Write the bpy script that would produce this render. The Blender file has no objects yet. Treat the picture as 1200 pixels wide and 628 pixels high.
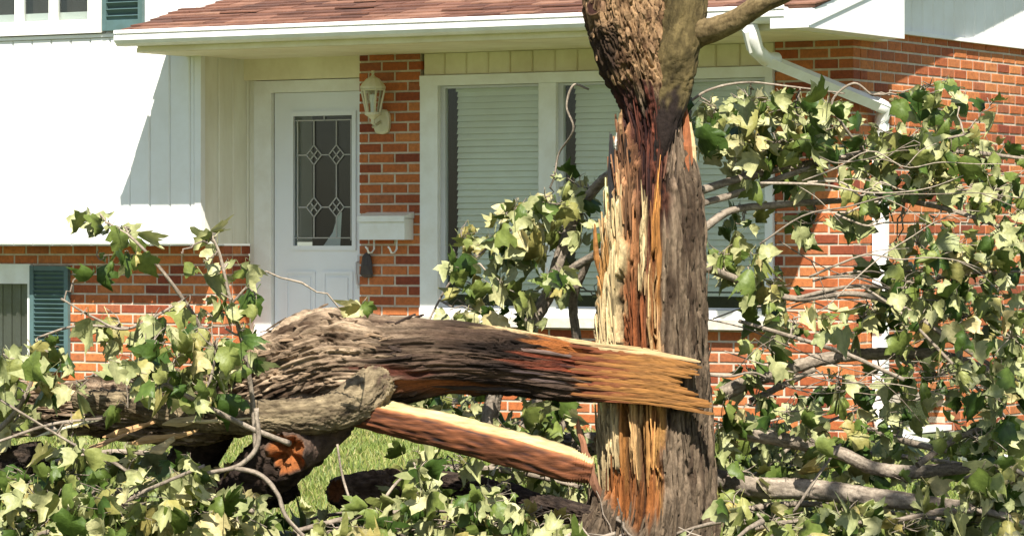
import bpy, math, random
import numpy as np
from mathutils import Vector, Matrix

random.seed(7); rng = np.random.default_rng(7)
SC = bpy.context.scene
COL = SC.collection

# ------------------------------------------------------------------ camera
TH = math.radians(30.6); FPX = 4200.0; HY = 290.0; HC = 1.25
F = np.array([-math.sin(TH), math.cos(TH), 0.0])
R = np.array([math.cos(TH), math.sin(TH), 0.0])
U = np.array([0.0, 0.0, 1.0])
CAM = -23.0 * F + np.array([0, 0, HC])
cam_d = bpy.data.cameras.new('camera'); cam = bpy.data.objects.new('camera', cam_d)
COL.objects.link(cam); SC.camera = cam
cam.location = CAM; cam.rotation_euler = (math.pi / 2, 0, TH)
cam_d.sensor_width = 36; cam_d.lens = FPX / 1200 * 36; cam_d.shift_y = -24 / 1200
cam_d.clip_start = 0.5; cam_d.clip_end = 2000

# ------------------------------------------------------------------ sky, sun, exposure
SUN_AZ = math.radians(34); SUN_EL = math.radians(51)      # azimuth from the facade normal towards +X
to_sun = Vector((math.sin(SUN_AZ) * math.cos(SUN_EL), -math.cos(SUN_AZ) * math.cos(SUN_EL), math.sin(SUN_EL)))
W = bpy.data.worlds.new('World'); SC.world = W; W.use_nodes = True
wn = W.node_tree.nodes; wl = W.node_tree.links
sky = wn.new('ShaderNodeTexSky'); sky.sky_type = 'NISHITA'; sky.sun_disc = False
sky.sun_elevation = SUN_EL; sky.sun_rotation = math.atan2(to_sun.x, to_sun.y)
wn['Background'].inputs['Strength'].default_value = 0.075
wl.new(sky.outputs[0], wn['Background'].inputs[0])
sd = bpy.data.lights.new('sun', 'SUN'); so = bpy.data.objects.new('sun', sd); COL.objects.link(so)
sd.energy = 5.0; sd.angle = math.radians(0.5); sd.color = (1.0, 0.95, 0.87)
so.rotation_euler = to_sun.to_track_quat('Z', 'Y').to_euler(); so.location = (0, -5, 12)
SC.view_settings.view_transform = 'Standard'; SC.view_settings.look = 'None'
SC.view_settings.exposure = 1.1; SC.view_settings.gamma = 1.0
SC.view_settings.use_curve_mapping = False
SC.cycles.max_bounces = 6; SC.cycles.transparent_max_bounces = 12

# ------------------------------------------------------------------ helpers
def at(x, y, d): return CAM + d * (F + (x - 600) / FPX * R + (HY - y) / FPX * U)
def plane(x, y, ax, v):
    r = F + (x - 600) / FPX * R + (HY - y) / FPX * U
    return CAM + (v - CAM[ax]) / r[ax] * r
def project(p):
    q = np.asarray(p) - CAM; d = q @ F
    return 600 + FPX * (q @ R) / d, HY - FPX * (q @ U) / d
def m_at(px, d): return px * d / FPX

_perm = rng.permutation(256); _perm = np.concatenate([_perm, _perm, _perm])
_g = rng.normal(size=(256, 3)); _g /= np.linalg.norm(_g, axis=1)[:, None]
def perlin(P):
    P = np.asarray(P, float); i = np.floor(P).astype(int); f = P - i; i &= 255
    u = f * f * f * (f * (f * 6 - 15) + 10); out = 0
    for dx in (0, 1):
        wx = u[..., 0] if dx else 1 - u[..., 0]
        for dy in (0, 1):
            wy = u[..., 1] if dy else 1 - u[..., 1]
            for dz in (0, 1):
                wz = u[..., 2] if dz else 1 - u[..., 2]
                h = _perm[_perm[_perm[i[..., 0] + dx] + i[..., 1] + dy] + i[..., 2] + dz]
                g = _g[h]
                out = out + wx * wy * wz * (g[..., 0] * (f[..., 0] - dx) + g[..., 1] * (f[..., 1] - dy) + g[..., 2] * (f[..., 2] - dz))
    return out * 1.6
def unit3(v): v = np.asarray(v, float); return v / np.linalg.norm(v)
def sstep(a, b, x):
    t = np.clip((x - a) / (b - a), 0, 1); return t * t * (3 - 2 * t)

ORG = {}
def thing(name, loc, label, cat, group=None):
    o = bpy.data.objects.new(name, None); COL.objects.link(o); o.location = loc
    o.empty_display_size = 0.2
    o['label'] = label; o['category'] = cat
    if group: o['group'] = group
    ORG[o] = np.array(loc, float); return o
def mesh(name, V, Fc, smooth=False, col=None, attr=None):
    me = bpy.data.meshes.new(name)
    me.from_pydata([tuple(v) for v in V], [], [tuple(f) for f in Fc])
    if smooth: me.polygons.foreach_set('use_smooth', [True] * len(me.polygons))
    if col is not None:
        a = me.color_attributes.new('Col', 'FLOAT_COLOR', 'POINT')
        c = np.ones((len(V), 4), np.float32); c[:, :3] = col; a.data.foreach_set('color', c.ravel())
    if attr is not None:
        a = me.attributes.new('rnd', 'FLOAT', 'POINT'); a.data.foreach_set('value', np.asarray(attr, np.float32))
    me.update(); return me
def link(o, parent=None):
    COL.objects.link(o)
    if parent is not None:
        o.parent = parent; ORG[o] = ORG[parent]
    return o
def part(name, V, Fc, mat, parent, smooth=False, col=None, attr=None, kind=None, label=None):
    V = np.asarray(V, float)
    if parent is not None: V = V - ORG[parent]
    me = mesh(name, V, Fc, smooth, col, attr); me.materials.append(mat)
    o = bpy.data.objects.new(name, me); link(o, parent)
    if parent is None: ORG[o] = np.zeros(3)
    if kind: o['kind'] = kind
    if label: o['label'] = label
    return o
def inst(name, me, M, parent):
    o = bpy.data.objects.new(name, me); COL.objects.link(o); o.parent = parent
    o.matrix_local = Matrix.Translation(-Vector(ORG[parent])) @ M
    return o

class MB:
    def __init__(s): s.V = []; s.F = []; s.A = []
    def add(s, V, Fc, a=0.0):
        n = len(s.V); s.V += [tuple(v) for v in V]; s.F += [tuple(i + n for i in f) for f in Fc]; s.A += [a] * len(V); return s
    def box(s, a, b, r=0.0, ch=0.0):
        (x0, y0, z0), (x1, y1, z1) = a, b
        x0, x1 = min(x0, x1), max(x0, x1); y0, y1 = min(y0, y1), max(y0, y1); z0, z1 = min(z0, z1), max(z0, z1)
        V = [(x0, y0, z0), (x1, y0, z0), (x1, y1, z0), (x0, y1, z0), (x0, y0, z1), (x1, y0, z1), (x1, y1, z1), (x0, y1, z1)]
        return s.add(V, [(0, 3, 2, 1), (4, 5, 6, 7), (0, 1, 5, 4), (1, 2, 6, 5), (2, 3, 7, 6), (3, 0, 4, 7)], r)
    def bar(s, p, q, w, h=None, up=(0, 0, 1), r=0.0):
        p = np.array(p, float); q = np.array(q, float); h = h or w
        t = q - p; t /= np.linalg.norm(t); u = np.array(up, float)
        if abs(t @ u) > .99: u = np.array([1., 0, 0])
        e = np.cross(t, u); e /= np.linalg.norm(e); n = np.cross(e, t)
        V = []
        for c in (p, q):
            for a, b in ((-1, -1), (1, -1), (1, 1), (-1, 1)): V.append(c + e * a * w / 2 + n * b * h / 2)
        return s.add(V, [(0, 1, 2, 3), (7, 6, 5, 4), (0, 4, 5, 1), (1, 5, 6, 2), (2, 6, 7, 3), (3, 7, 4, 0)], r)
    def tube(s, pts, rad, n=6, r=0.0, caps=True):
        pts = np.asarray(pts, float); k = len(pts); rad = np.broadcast_to(rad, (k,))
        T = np.gradient(pts, axis=0); T /= np.linalg.norm(T, axis=1)[:, None]
        a = np.array([0.3, 0.2, 0.93]); V = []
        for i in range(k):
            e = np.cross(T[i], a)
            if np.linalg.norm(e) < 1e-3: e = np.cross(T[i], [1., 0, 0])
            e /= np.linalg.norm(e); g = np.cross(T[i], e)
            for j in range(n):
                t = 2 * math.pi * j / n; V.append(pts[i] + rad[i] * (math.cos(t) * e + math.sin(t) * g))
        Fc = []
        for i in range(k - 1):
            for j in range(n):
                Fc.append((i * n + j, i * n + (j + 1) % n, (i + 1) * n + (j + 1) % n, (i + 1) * n + j))
        if caps: Fc += [tuple(range(n - 1, -1, -1)), tuple((k - 1) * n + j for j in range(n))]
        return s.add(V, Fc, r)
    def lathe(s, c, prof, n=12, r=0.0):
        V = []; Fc = []
        for (rr, z) in prof:
            for j in range(n):
                t = 2 * math.pi * (j + .5) / n; V.append((c[0] + rr * math.cos(t), c[1] + rr * math.sin(t), c[2] + z))
        for i in range(len(prof) - 1):
            for j in range(n): Fc.append((i * n + j, i * n + (j + 1) % n, (i + 1) * n + (j + 1) % n, (i + 1) * n + j))
        Fc += [tuple(range(n - 1, -1, -1)), tuple((len(prof) - 1) * n + j for j in range(n))]
        return s.add(V, Fc, r)
    def build(s, name, mat, parent, smooth=False, attr=False, kind=None, label=None):
        return part(name, s.V, s.F, mat, parent, smooth, attr=s.A if attr else None, kind=kind, label=label)

# ------------------------------------------------------------------ materials
def new_mat(name):
    m = bpy.data.materials.new(name); m.use_nodes = True
    nt = m.node_tree; return m, nt, nt.nodes['Principled BSDF'], nt.nodes['Material Output']
def N(nt, t, **kw):
    n = nt.nodes.new(t)
    for k, v in kw.items():
        if k in n.inputs: n.inputs[k].default_value = v
        else: setattr(n, k, v)
    return n
def ramp(nt, stops):
    n = nt.nodes.new('ShaderNodeValToRGB'); e = n.color_ramp.elements
    while len(e) < len(stops): e.new(0.5)
    for i, (p, c) in enumerate(stops): e[i].position = p; e[i].color = (*c, 1)
    return n
def mixc(nt, mode, fac, a, b):
    n = nt.nodes.new('ShaderNodeMix'); n.data_type = 'RGBA'; n.blend_type = mode; n.clamp_result = False
    for s, v in ((n.inputs[0], fac), (n.inputs[6], a), (n.inputs[7], b)):
        if hasattr(v, 'links') or hasattr(v, 'is_linked'): nt.links.new(v, s)
        elif isinstance(v, tuple): s.default_value = (*v, 1)
        else: s.default_value = v
    return n.outputs[2]
def bump(nt, b, src, strength, dist):
    n = nt.nodes.new('ShaderNodeBump'); n.inputs['Strength'].default_value = strength; n.inputs['Distance'].default_value = dist
    nt.links.new(src, n.inputs['Height']); nt.links.new(n.outputs[0], b.inputs['Normal'])
def geo_pos(nt): return nt.nodes.new('ShaderNodeNewGeometry').outputs['Position']
def noise(nt, scale, detail=4, rough=.55, vec=None, stretch=None):
    n = N(nt, 'ShaderNodeTexNoise', Scale=scale, Detail=detail, Roughness=rough)
    v = vec or geo_pos(nt)
    if stretch:
        mp = nt.nodes.new('ShaderNodeMapping'); mp.inputs['Scale'].default_value = stretch
        nt.links.new(v, mp.inputs[0]); v = mp.outputs[0]
    nt.links.new(v, n.inputs['Vector']); return n.outputs['Fac']
def rnd_value(nt):
    oi = nt.nodes.new('ShaderNodeObjectInfo'); at_ = N(nt, 'ShaderNodeAttribute', attribute_name='rnd')
    a = nt.nodes.new('ShaderNodeMath'); a.operation = 'ADD'; b = nt.nodes.new('ShaderNodeMath'); b.operation = 'FRACT'
    nt.links.new(oi.outputs['Random'], a.inputs[0]); nt.links.new(at_.outputs['Fac'], a.inputs[1]); nt.links.new(a.outputs[0], b.inputs[0])
    return b.outputs[0]

def paint(name, c, rough=.5, var=.12, scale=3.0, dirt=(.8, .76, .68), bumpd=.0015, stretch=None):
    m, nt, b, _ = new_mat(name)
    n1 = noise(nt, scale, 6, .65, stretch=stretch)
    rp = ramp(nt, [(.35, tuple(1 - var * (1 - d) * 4 for d in dirt)), (.62, (1, 1, 1))]); nt.links.new(n1, rp.inputs[0])
    nt.links.new(mixc(nt, 'MULTIPLY', 1.0, c, rp.outputs[0]), b.inputs['Base Color'])
    b.inputs['Roughness'].default_value = rough
    bump(nt, b, noise(nt, 45, 4), .35, bumpd); return m

M = {}
M['white'] = paint('white_paint', (.80, .80, .77), .45, .10)
M['trim'] = paint('white_trim', (.78, .78, .74), .4, .14, 5)
M['door'] = paint('door_paint', (.74, .76, .78), .35, .06, 2)
M['cream'] = paint('cream_siding', (.80, .78, .66), .55, .2, 4, stretch=(1, 1, .3))
M['soffit'] = paint('soffit_cream', (.80, .74, .54), .6, .2, 3)
M['teal'] = paint('teal_shutter', (.082, .145, .145), .5, .25, 6)
M['metal'] = paint('grey_aluminium', (.55, .55, .55), .35, .1)
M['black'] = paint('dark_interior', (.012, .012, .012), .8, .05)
M['blind'] = paint('blind_slat', (.94, .92, .80), .5, .12, 2)
M['lead'] = paint('lead_came', (.42, .41, .38), .4, .1)
M['lantern'] = paint('lantern_paint', (.66, .62, .45), .4, .2, 12)
M['concrete'] = paint('concrete', (.42, .40, .36), .9, .4, 6, bumpd=.004)
M['stone'] = paint('sill_stone', (.62, .58, .50), .8, .3, 8, bumpd=.004)
M['curtain'] = paint('curtain', (.15, .14, .13), .8, .3, 4)
M['cloth'] = paint('dark_curtain', (.055, .045, .04), .8, .3, 4)

def brick_mat():
    m, nt, b, _ = new_mat('red_brick')
    r = rnd_value(nt)
    rp = ramp(nt, [(0, (.19, .036, .013)), (.18, (.33, .083, .022)), (.5, (.43, .13, .033)), (.8, (.49, .175, .05)), (1, (.30, .092, .036))])
    nt.links.new(r, rp.inputs[0])
    n = noise(nt, 38, 5, .7); rp2 = ramp(nt, [(.3, (.66, .62, .60)), (.62, (1.12, 1.08, 1.05))]); nt.links.new(n, rp2.inputs[0])
    nt.links.new(mixc(nt, 'MULTIPLY', 1.0, rp.outputs[0], rp2.outputs[0]), b.inputs['Base Color'])
    b.inputs['Roughness'].default_value = .85
    bump(nt, b, noise(nt, 110, 4, .7), .6, .004); return m
M['brick'] = brick_mat()
def mortar_mat():
    m, nt, b, _ = new_mat('mortar')
    rp = ramp(nt, [(.3, (.37, .30, .22)), (.65, (.58, .49, .38))]); nt.links.new(noise(nt, 14, 6, .7), rp.inputs[0])
    nt.links.new(rp.outputs[0], b.inputs['Base Color']); b.inputs['Roughness'].default_value = .95
    bump(nt, b, noise(nt, 160, 3), .5, .003); return m
M['mortar'] = mortar_mat()
def shingle_mat():
    m, nt, b, _ = new_mat('asphalt_shingle')
    rp = ramp(nt, [(0, (.075, .03, .018)), (.35, (.125, .052, .03)), (.7, (.175, .077, .046)), (1, (.25, .13, .082))]); nt.links.new(rnd_value(nt), rp.inputs[0])
    rp2 = ramp(nt, [(.3, (.6, .58, .56)), (.65, (1.15, 1.12, 1.1))]); nt.links.new(noise(nt, 9, 8, .75), rp2.inputs[0])
    nt.links.new(mixc(nt, 'MULTIPLY', 1.0, rp.outputs[0], rp2.outputs[0]), b.inputs['Base Color'])
    b.inputs['Roughness'].default_value = .95; bump(nt, b, noise(nt, 220, 3), .7, .004); return m
M['shingle'] = shingle_mat()
def glass_mat():
    m, nt, b, out = new_mat('window_glass')
    tr = N(nt, 'ShaderNodeBsdfTransparent'); tr.inputs[0].default_value = (.93, .96, .94, 1)
    gl = N(nt, 'ShaderNodeBsdfGlossy'); gl.inputs['Roughness'].default_value = .02
    fr = N(nt, 'ShaderNodeFresnel', IOR=1.5); mx = nt.nodes.new('ShaderNodeMixShader')
    ad = nt.nodes.new('ShaderNodeMath'); ad.operation = 'MULTIPLY'; ad.inputs[1].default_value = 0.6
    nt.links.new(fr.outputs[0], ad.inputs[0])
    nt.links.new(ad.outputs[0], mx.inputs[0]); nt.links.new(tr.outputs[0], mx.inputs[1]); nt.links.new(gl.outputs[0], mx.inputs[2])
    nt.links.new(mx.outputs[0], out.inputs[0]); nt.nodes.remove(b); return m
M['glass'] = glass_mat()
def wood_mat(name, fine=70, bstr=.8, bdist=.006, rough=.9, stretch=None, spec=.2):
    m, nt, b, _ = new_mat(name)
    a = N(nt, 'ShaderNodeAttribute', attribute_name='Col')
    rp = ramp(nt, [(.28, (.52, .50, .48)), (.5, (.95, .94, .93)), (.72, (1.35, 1.34, 1.32))]); nt.links.new(noise(nt, fine, 6, .7, stretch=stretch), rp.inputs[0])
    nt.links.new(mixc(nt, 'MULTIPLY', 1.0, a.outputs['Color'], rp.outputs[0]), b.inputs['Base Color'])
    b.inputs['Roughness'].default_value = rough; b.inputs['Specular IOR Level'].default_value = spec
    bump(nt, b, noise(nt, fine * 1.3, 6, .75, stretch=stretch), bstr, bdist); return m
M['bark'] = wood_mat('bark', 62, 1.0, .012, stretch=(1, 1, .4))
M['barkx'] = wood_mat('bark_fallen', 58, 1.0, .012, stretch=(.5, .5, 1.2))
M['wood'] = wood_mat('split_wood', 60, .8, .005, .75, (1, 1, .08), .3)
M['woodx'] = wood_mat('split_wood_lying', 60, .8, .005, .75, (.12, .12, 1), .3)
M['twig'] = wood_mat('twig_bark', 70, .9, .005)
def leaf_mat():
    m, nt, b, out = new_mat('maple_leaf')
    r = rnd_value(nt)
    top = ramp(nt, [(0, (.028, .062, .009)), (.25, (.065, .112, .018)), (.55, (.15, .19, .042)), (.85, (.255, .27, .085)), (1, (.33, .27, .09))])
    und = ramp(nt, [(0, (.23, .255, .11)), (.5, (.34, .35, .165)), (.85, (.43, .42, .22)), (1, (.46, .39, .19))])
    nt.links.new(r, top.inputs[0]); nt.links.new(r, und.inputs[0])
    g = nt.nodes.new('ShaderNodeNewGeometry')
    c = mixc(nt, 'MIX', g.outputs['Backfacing'], top.outputs[0], und.outputs[0])
    rp = ramp(nt, [(.3, (.72, .74, .66)), (.65, (1.15, 1.12, 1.05))]); nt.links.new(noise(nt, 40, 4, .6), rp.inputs[0])
    c = mixc(nt, 'MULTIPLY', 1.0, c, rp.outputs[0])
    nt.links.new(c, b.inputs['Base Color']); b.inputs['Roughness'].default_value = .5; b.inputs['Specular IOR Level'].default_value = .35
    bump(nt, b, noise(nt, 55, 3), .5, .006)
    tl = N(nt, 'ShaderNodeBsdfTranslucent'); nt.links.new(c, tl.inputs[0]); mx = nt.nodes.new('ShaderNodeMixShader'); mx.inputs[0].default_value = .16
    nt.links.new(b.outputs[0], mx.inputs[1]); nt.links.new(tl.outputs[0], mx.inputs[2]); nt.links.new(mx.outputs[0], out.inputs[0]); return m
M['leaf'] = leaf_mat()
def grass_mat():
    m, nt, b, _ = new_mat('grass_blades')
    rp = ramp(nt, [(0, (.10, .15, .02)), (.5, (.18, .225, .035)), (.85, (.25, .26, .06)), (1, (.32, .27, .11))]); nt.links.new(rnd_value(nt), rp.inputs[0])
    nt.links.new(rp.outputs[0], b.inputs['Base Color']); b.inputs['Roughness'].default_value = .6; return m
M['grass'] = grass_mat()
def ground_mat():
    m, nt, b, _ = new_mat('lawn_soil')
    rp = ramp(nt, [(.3, (.055, .06, .02)), (.5, (.10, .13, .035)), (.7, (.13, .15, .05))]); nt.links.new(noise(nt, 2.2, 8, .7), rp.inputs[0])
    nt.links.new(rp.outputs[0], b.inputs['Base Color']); b.inputs['Roughness'].default_value = 1; bump(nt, b, noise(nt, 40, 5), 1, .02); return m
M['ground'] = ground_mat()

# ------------------------------------------------------------------ ground
gx = np.concatenate([[-400, -60, -15], np.linspace(-6, 10, 49), [20, 60, 400]]); gy = np.concatenate([[-400, -60, -22], np.linspace(-12, 4, 49), [15, 60, 400]])
GX, GY = np.meshgrid(gx, gy); gP = np.stack([GX * .5, GY * .5, GX * 0], -1)
def ground_z(x, y):
    P = np.stack([np.asarray(x) * .6, np.asarray(y) * .6, np.zeros_like(np.asarray(x, float))], -1)
    return perlin(P) * .03 + .10 * sstep(-5, -.3, np.asarray(y, float)) - .02
GZ = ground_z(GX, GY); nx = len(gx)
gV = np.stack([GX, GY, GZ], -1).reshape(-1, 3)
gF = [(j * nx + i, j * nx + i + 1, (j + 1) * nx + i + 1, (j + 1) * nx + i) for j in range(len(gy) - 1) for i in range(nx - 1)]
o = part('ground', gV, gF, M['ground'], None, True); o['kind'] = 'structure'

# ------------------------------------------------------------------ house
XR = 2.409                      # right-hand front corner
XL = -2.112                     # corner of the left wing
ZS = 2.512                      # soffit
YW = -.47                       # face of the left wing above, YB: its brick basement
YB = -.20; YE = -1.07           # YE: eave
house = thing('brick_house', (0, 1, 0), 'red brick house with white siding, shingled roof and white front door behind the broken tree', 'house')

CH = .0667; BL = .2033
brick_me = None
def make_brick():
    w, h, t, c = .0965, .0283, .095, .004
    V = [(-w, t, -h), (w, t, -h), (w, t, h), (-w, t, h), (-w, c, -h), (w, c, -h), (w, c, h), (-w, c, h),
         (-w + c, 0, -h + c), (w - c, 0, -h + c), (w - c, 0, h - c), (-w + c, 0, h - c)]
    Fc = [(0, 1, 5, 4), (1, 2, 6, 5), (2, 3, 7, 6), (3, 0, 4, 7), (4, 5, 9, 8), (5, 6, 10, 9), (6, 7, 11, 10), (7, 4, 8, 11), (8, 9, 10, 11)]
    return V, Fc
bV, bF = make_brick(); brick_me = mesh('brick', bV, bF); brick_me.materials.append(M['brick'])
BRICKS = []                      # (rank, wall part, matrix)
def brick_wall(name, o0, direc, nrm, length, z0, z1, holes=(), phase=0.0, cut0=None, cut1=None):
    """o0: corner on the brick face; direc along the wall, nrm outward."""
    o0 = np.array(o0, float); dv = np.array(direc, float); nv = np.array(nrm, float)
    b = MB(); segs = sorted({0.0, length} | {h[0] for h in holes} | {h[1] for h in holes}); zs = sorted({z0, z1} | {h[2] for h in holes} | {h[3] for h in holes})
    for a0, a1 in zip(segs, segs[1:]):
        for c0, c1 in zip(zs, zs[1:]):
            am, cm = (a0 + a1) / 2, (c0 + c1) / 2
            if any(h[0] < am < h[1] and h[2] < cm < h[3] for h in holes): continue
            p = o0 + dv * (a0 + (.009 if a0 == 0 else 0)) - nv * .005; q = o0 + dv * (a1 - (.009 if a1 == length else 0)) - nv * .12
            b.box((p[0], p[1], c0), (q[0], q[1], c1))
    wall = b.build(name, M['mortar'], house)
    k0 = int(z0 / CH); zc = k0 * CH
    while zc < z1 - .02:
        lo = max(zc + .0065, z0); hi = min(zc + CH - .0065, z1); par = k0 % 2
        A_ = .105 if cut0 == par else 0.0; Z_ = length - (.105 if cut1 == par else 0.0)
        if hi - lo > .02:
            a = -((k0 % 2) * .5 + phase) * BL - BL
            while a < length:
                spans = [(max(a + .007, A_), min(a + BL - .007, Z_))]
                zm = (lo + hi) / 2
                for h in holes:
                    if h[2] - .02 < zm < h[3] + .02:
                        ns = []
                        for s0, s1 in spans:
                            if s1 <= h[0] or s0 >= h[1]: ns.append((s0, s1)); continue
                            if s0 < h[0]: ns.append((s0, h[0]))
                            if s1 > h[1]: ns.append((h[1], s1))
                        spans = ns
                for s0, s1 in spans:
                    if s1 - s0 < .012: continue
                    c = o0 + dv * (s0 + s1) / 2 + nv * random.uniform(-.002, .003); c[2] = zm
                    Mx = Matrix(((dv[0], -nv[0], 0, c[0]), (dv[1], -nv[1], 0, c[1]), (0, 0, 1, c[2]), (0, 0, 0, 1)))
                    Mx = Mx @ Matrix.Rotation(random.gauss(0, .004), 4, 'Y') @ Matrix.Diagonal(((s1 - s0) / .193, 1, (hi - lo) / .0566, 1))
                    px, py = project(c); dist = np.linalg.norm(c - CAM)
                    vis = -20 < px < 1215 and -10 < py < 445 and not (690 < px < 825)
                    if 820 < px < 1010 and 120 < py < 225: vis = False
                    if px > 1010 and py > 150: vis = False
                    if px < 85 and py > 308: vis = False
                    if 494 < px < 690 and py < 430: vis = False
                    sz = (s1 - s0) * abs(dv @ R) * (hi - lo) / dist ** 2
                    BRICKS.append((sz if vis else sz * 1e-3, wall, Mx))
                a += BL
        zc += CH; k0 += 1
    return wall

XP0, XP1 = -1.168, -.685        # pillar
XW1 = 1.878                     # right edge of the window
w_pillar = brick_wall('pillar_wall', (XP0, 0, 0), (1, 0, 0), (0, -1, 0), XP1 - XP0 - .002, .1, ZS, phase=.15)
w_under = brick_wall('under_window_wall', (XP1, 0, 0), (1, 0, 0), (0, -1, 0), XW1 - XP1 - .002, 0, .735, phase=.3)
w_front = brick_wall('front_wall', (XW1, 0, 0), (1, 0, 0), (0, -1, 0), XR - XW1, 0, ZS, phase=.2, cut1=1)
pv0 = plane(1036, 473, 0, XR); pv1 = plane(1108, 497, 0, XR)
w_side = brick_wall('side_wall', (XR, 0.0, 0), (0, 1, 0), (1, 0, 0), 6.0, 0, 2.60, holes=[(pv0[1], pv1[1], pv1[2], pv0[2])], phase=.0, cut0=0)
bx0 = plane(38, 310, 1, YB)[0]; bx1 = plane(83, 310, 1, YB)[0]
bw0 = bx1 - 1.9                 # basement window runs out of the picture on the left
w_base = brick_wall('basement_wall', (-6.0, YB, 0), (1, 0, 0), (0, -1, 0), XL + 6.0, 0, 1.262, holes=[(bw0 + 6 + .34, bx0 + 6 - .0, .42, 1.135)], phase=.1, cut1=1)
w_base2 = brick_wall('basement_return_wall', (XL, YB, 0), (0, 1, 0), (1, 0, 0), .30, 0, 1.262, phase=.0, cut0=0)
BRICKS.sort(key=lambda t: -t[0])
for sz, wall, Mx in BRICKS[:300]: inst('brick', brick_me, Mx, wall)
rest = {}
for sz, wall, Mx in BRICKS[300:]: rest.setdefault(wall, []).append(Mx)
for wall, ms in rest.items():
    b = MB()
    for Mx in ms:
        b.add([Mx @ Vector(v) for v in bV], bF, random.random())
    b.build('bricks', M['brick'], wall, attr=True, kind='stuff')

# basement side window
b = MB(); yA, yB_, zA, zB = pv0[1], pv1[1], pv1[2], pv0[2]
sw = part('basement_side_window', *(lambda t: (t.V, t.F))(MB().box((XR - .10, yA, zA), (XR - .11, yB_, zB))), M['black'], house)
MB().box((XR - .03, yA - .02, zA - .035), (XR + .035, yB_ + .02, zA - .002)).build('sill', M['trim'], sw)
MB().box((XR - .06, yA + .004, zA + .004), (XR - .063, yB_ - .004, zB - .004)).build('pane', M['glass'], sw)

# --- left wing above: white vertical siding
def boards(parent, p0, dv, nv, length, z0, z1, w, mat, gap=.006, name='siding_board', prof=.012):
    p0 = np.array(p0, float); dv = np.array(dv, float); nv = np.array(nv, float); a = 0.0
    while a < length - .02:
        a1 = min(a + w, length) - gap
        q = []; e = random.uniform(-.0015, .0015)
        for (s, n_) in ((a, -.01), (a, prof * .4 + e), (a + .008, prof + e), (a1 - .008, prof + e), (a1, prof * .4 + e), (a1, -.01)):
            q.append(p0 + dv * s + nv * n_)
        V = [(*v[:2], z0) for v in q] + [(*v[:2], z1) for v in q]; n = len(q)
        Fc = [(i, (i + 1) % n, n + (i + 1) % n, n + i) for i in range(n)] + [tuple(range(n - 1, -1, -1)), tuple(range(n, 2 * n))]
        part(name, V, Fc, mat, parent); a += w
lw = MB(); lw.box((-6, YW + .012, 1.29), (XL - .012, 2, 2.66)); lw.box((-6, YW + .03, 2.66), (XL - .012, 2, 2.84))
lw.box((-2.98, YW + .03, 2.84), (XL - .012, 2, 5.2)); lw.box((-6, YW + .03, 3.9), (-2.98, 2, 5.2)); lw.box((-6, YW + .3, 2.84), (-2.98, 2, 3.9))
wing = lw.build('wing_wall', M['white'], house)
boards(wing, (-5.0, YW + .012, 0), (1, 0, 0), (0, -1, 0), XL - .045 + 5.0, 1.275, 2.655, .165, M['white'])
boards(wing, (XL - .012, YW + .045, 0), (0, 1, 0), (1, 0, 0), .54, 1.275, ZS + .12, .165, M['cream'])
MB().box((XL - .044, YW - .006, 1.272), (XL + .006, YW + .044, 2.66)).build('corner_trim', M['white'], wing)
boards(wing, (-2.985, YW + .03, 0), (1, 0, 0), (0, -1, 0), .86, 2.684, 5.2, .165, M['white'])
MB().box((-6, YW - .012, 2.66), (XL, YW + .03, 2.682)).build('flashing_strip', M['white'], wing)
MB().box((-6, YB + .0, 1.262), (XL, YW + .02, 1.272)).build('overhang_soffit', M['trim'], wing)
# upper window, panes divided by mullions
uw = MB(); x_r = plane(106, 20, 1, YW)[0]; x_o = plane(122, 20, 1, YW)[0]
zg = plane(60, 25, 1, YW)[2]; zsill = 2.69
uw.box((-5.2, YW - .035, zsill), (x_o, YW + .02, zg)).box((x_r, YW - .033, zg), (x_o, YW + .02, 3.88)).box((-5.2, YW - .034, 3.84), (x_r, YW + .02, 3.9))
upwin = uw.build('upper_window', M['trim'], house)
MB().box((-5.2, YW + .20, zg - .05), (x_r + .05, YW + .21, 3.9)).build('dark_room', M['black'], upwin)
for pa, pb in ((-60, -22), (19, 28), (59, 68)):
    MB().box((plane(pa, 20, 1, YW)[0], YW - .02, zg + .001), (plane(pb, 20, 1, YW)[0], YW + .02, 3.84)).build('mullion', M['trim'], upwin)
for pa, pb in ((-22, 19), (28, 59), (68, 106)):
    xa, xb = plane(pa, 20, 1, YW)[0], plane(pb, 20, 1, YW)[0]
    MB().box((xa - .002, YW + .004, zg - .004), (xb + .002, YW + .008, 3.84)).build('pane', M['glass'], upwin)
    MB().box((xa, YW + .1, zg), (xb - (xb - xa) * .35, YW + .11, 3.8)).build('curtain', M['cloth'], upwin)

def shutter(name, x0, x1, y, z0, z1, pitch, parent):
    b = MB(); t = .03; fr = .035
    b.box((x0, y - t, z0), (x0 + fr, y, z1)).box((x1 - fr, y - t, z0), (x1, y, z1)).box((x0 + fr, y - t + .002, z0), (x1 - fr, y, z0 + fr * 2)).box((x0 + fr, y - t + .002, z1 - fr), (x1 - fr, y, z1))
    b.box((x0 + fr, y - .006, z0 + fr), (x1 - fr, y - .001, z1 - fr))
    s = b.build(name, M['teal'], parent); z = z0 + fr * 2 + .012
    while z < z1 - fr - .01:
        MB().bar((x0 + fr, y - .018, z), (x1 - fr, y - .018, z), .006, pitch * .85, up=(0, -.6, .8)).build('slat', M['teal'], s); z += pitch
    return s
shutter('upper_shutter', plane(124, 20, 1, YW)[0], plane(171, 20, 1, YW)[0], YW - .014, 2.70, 3.88, .045, house)
shutter('basement_shutter', bx0, bx1, YB - .004, .40, 1.125, .031, house)
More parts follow.
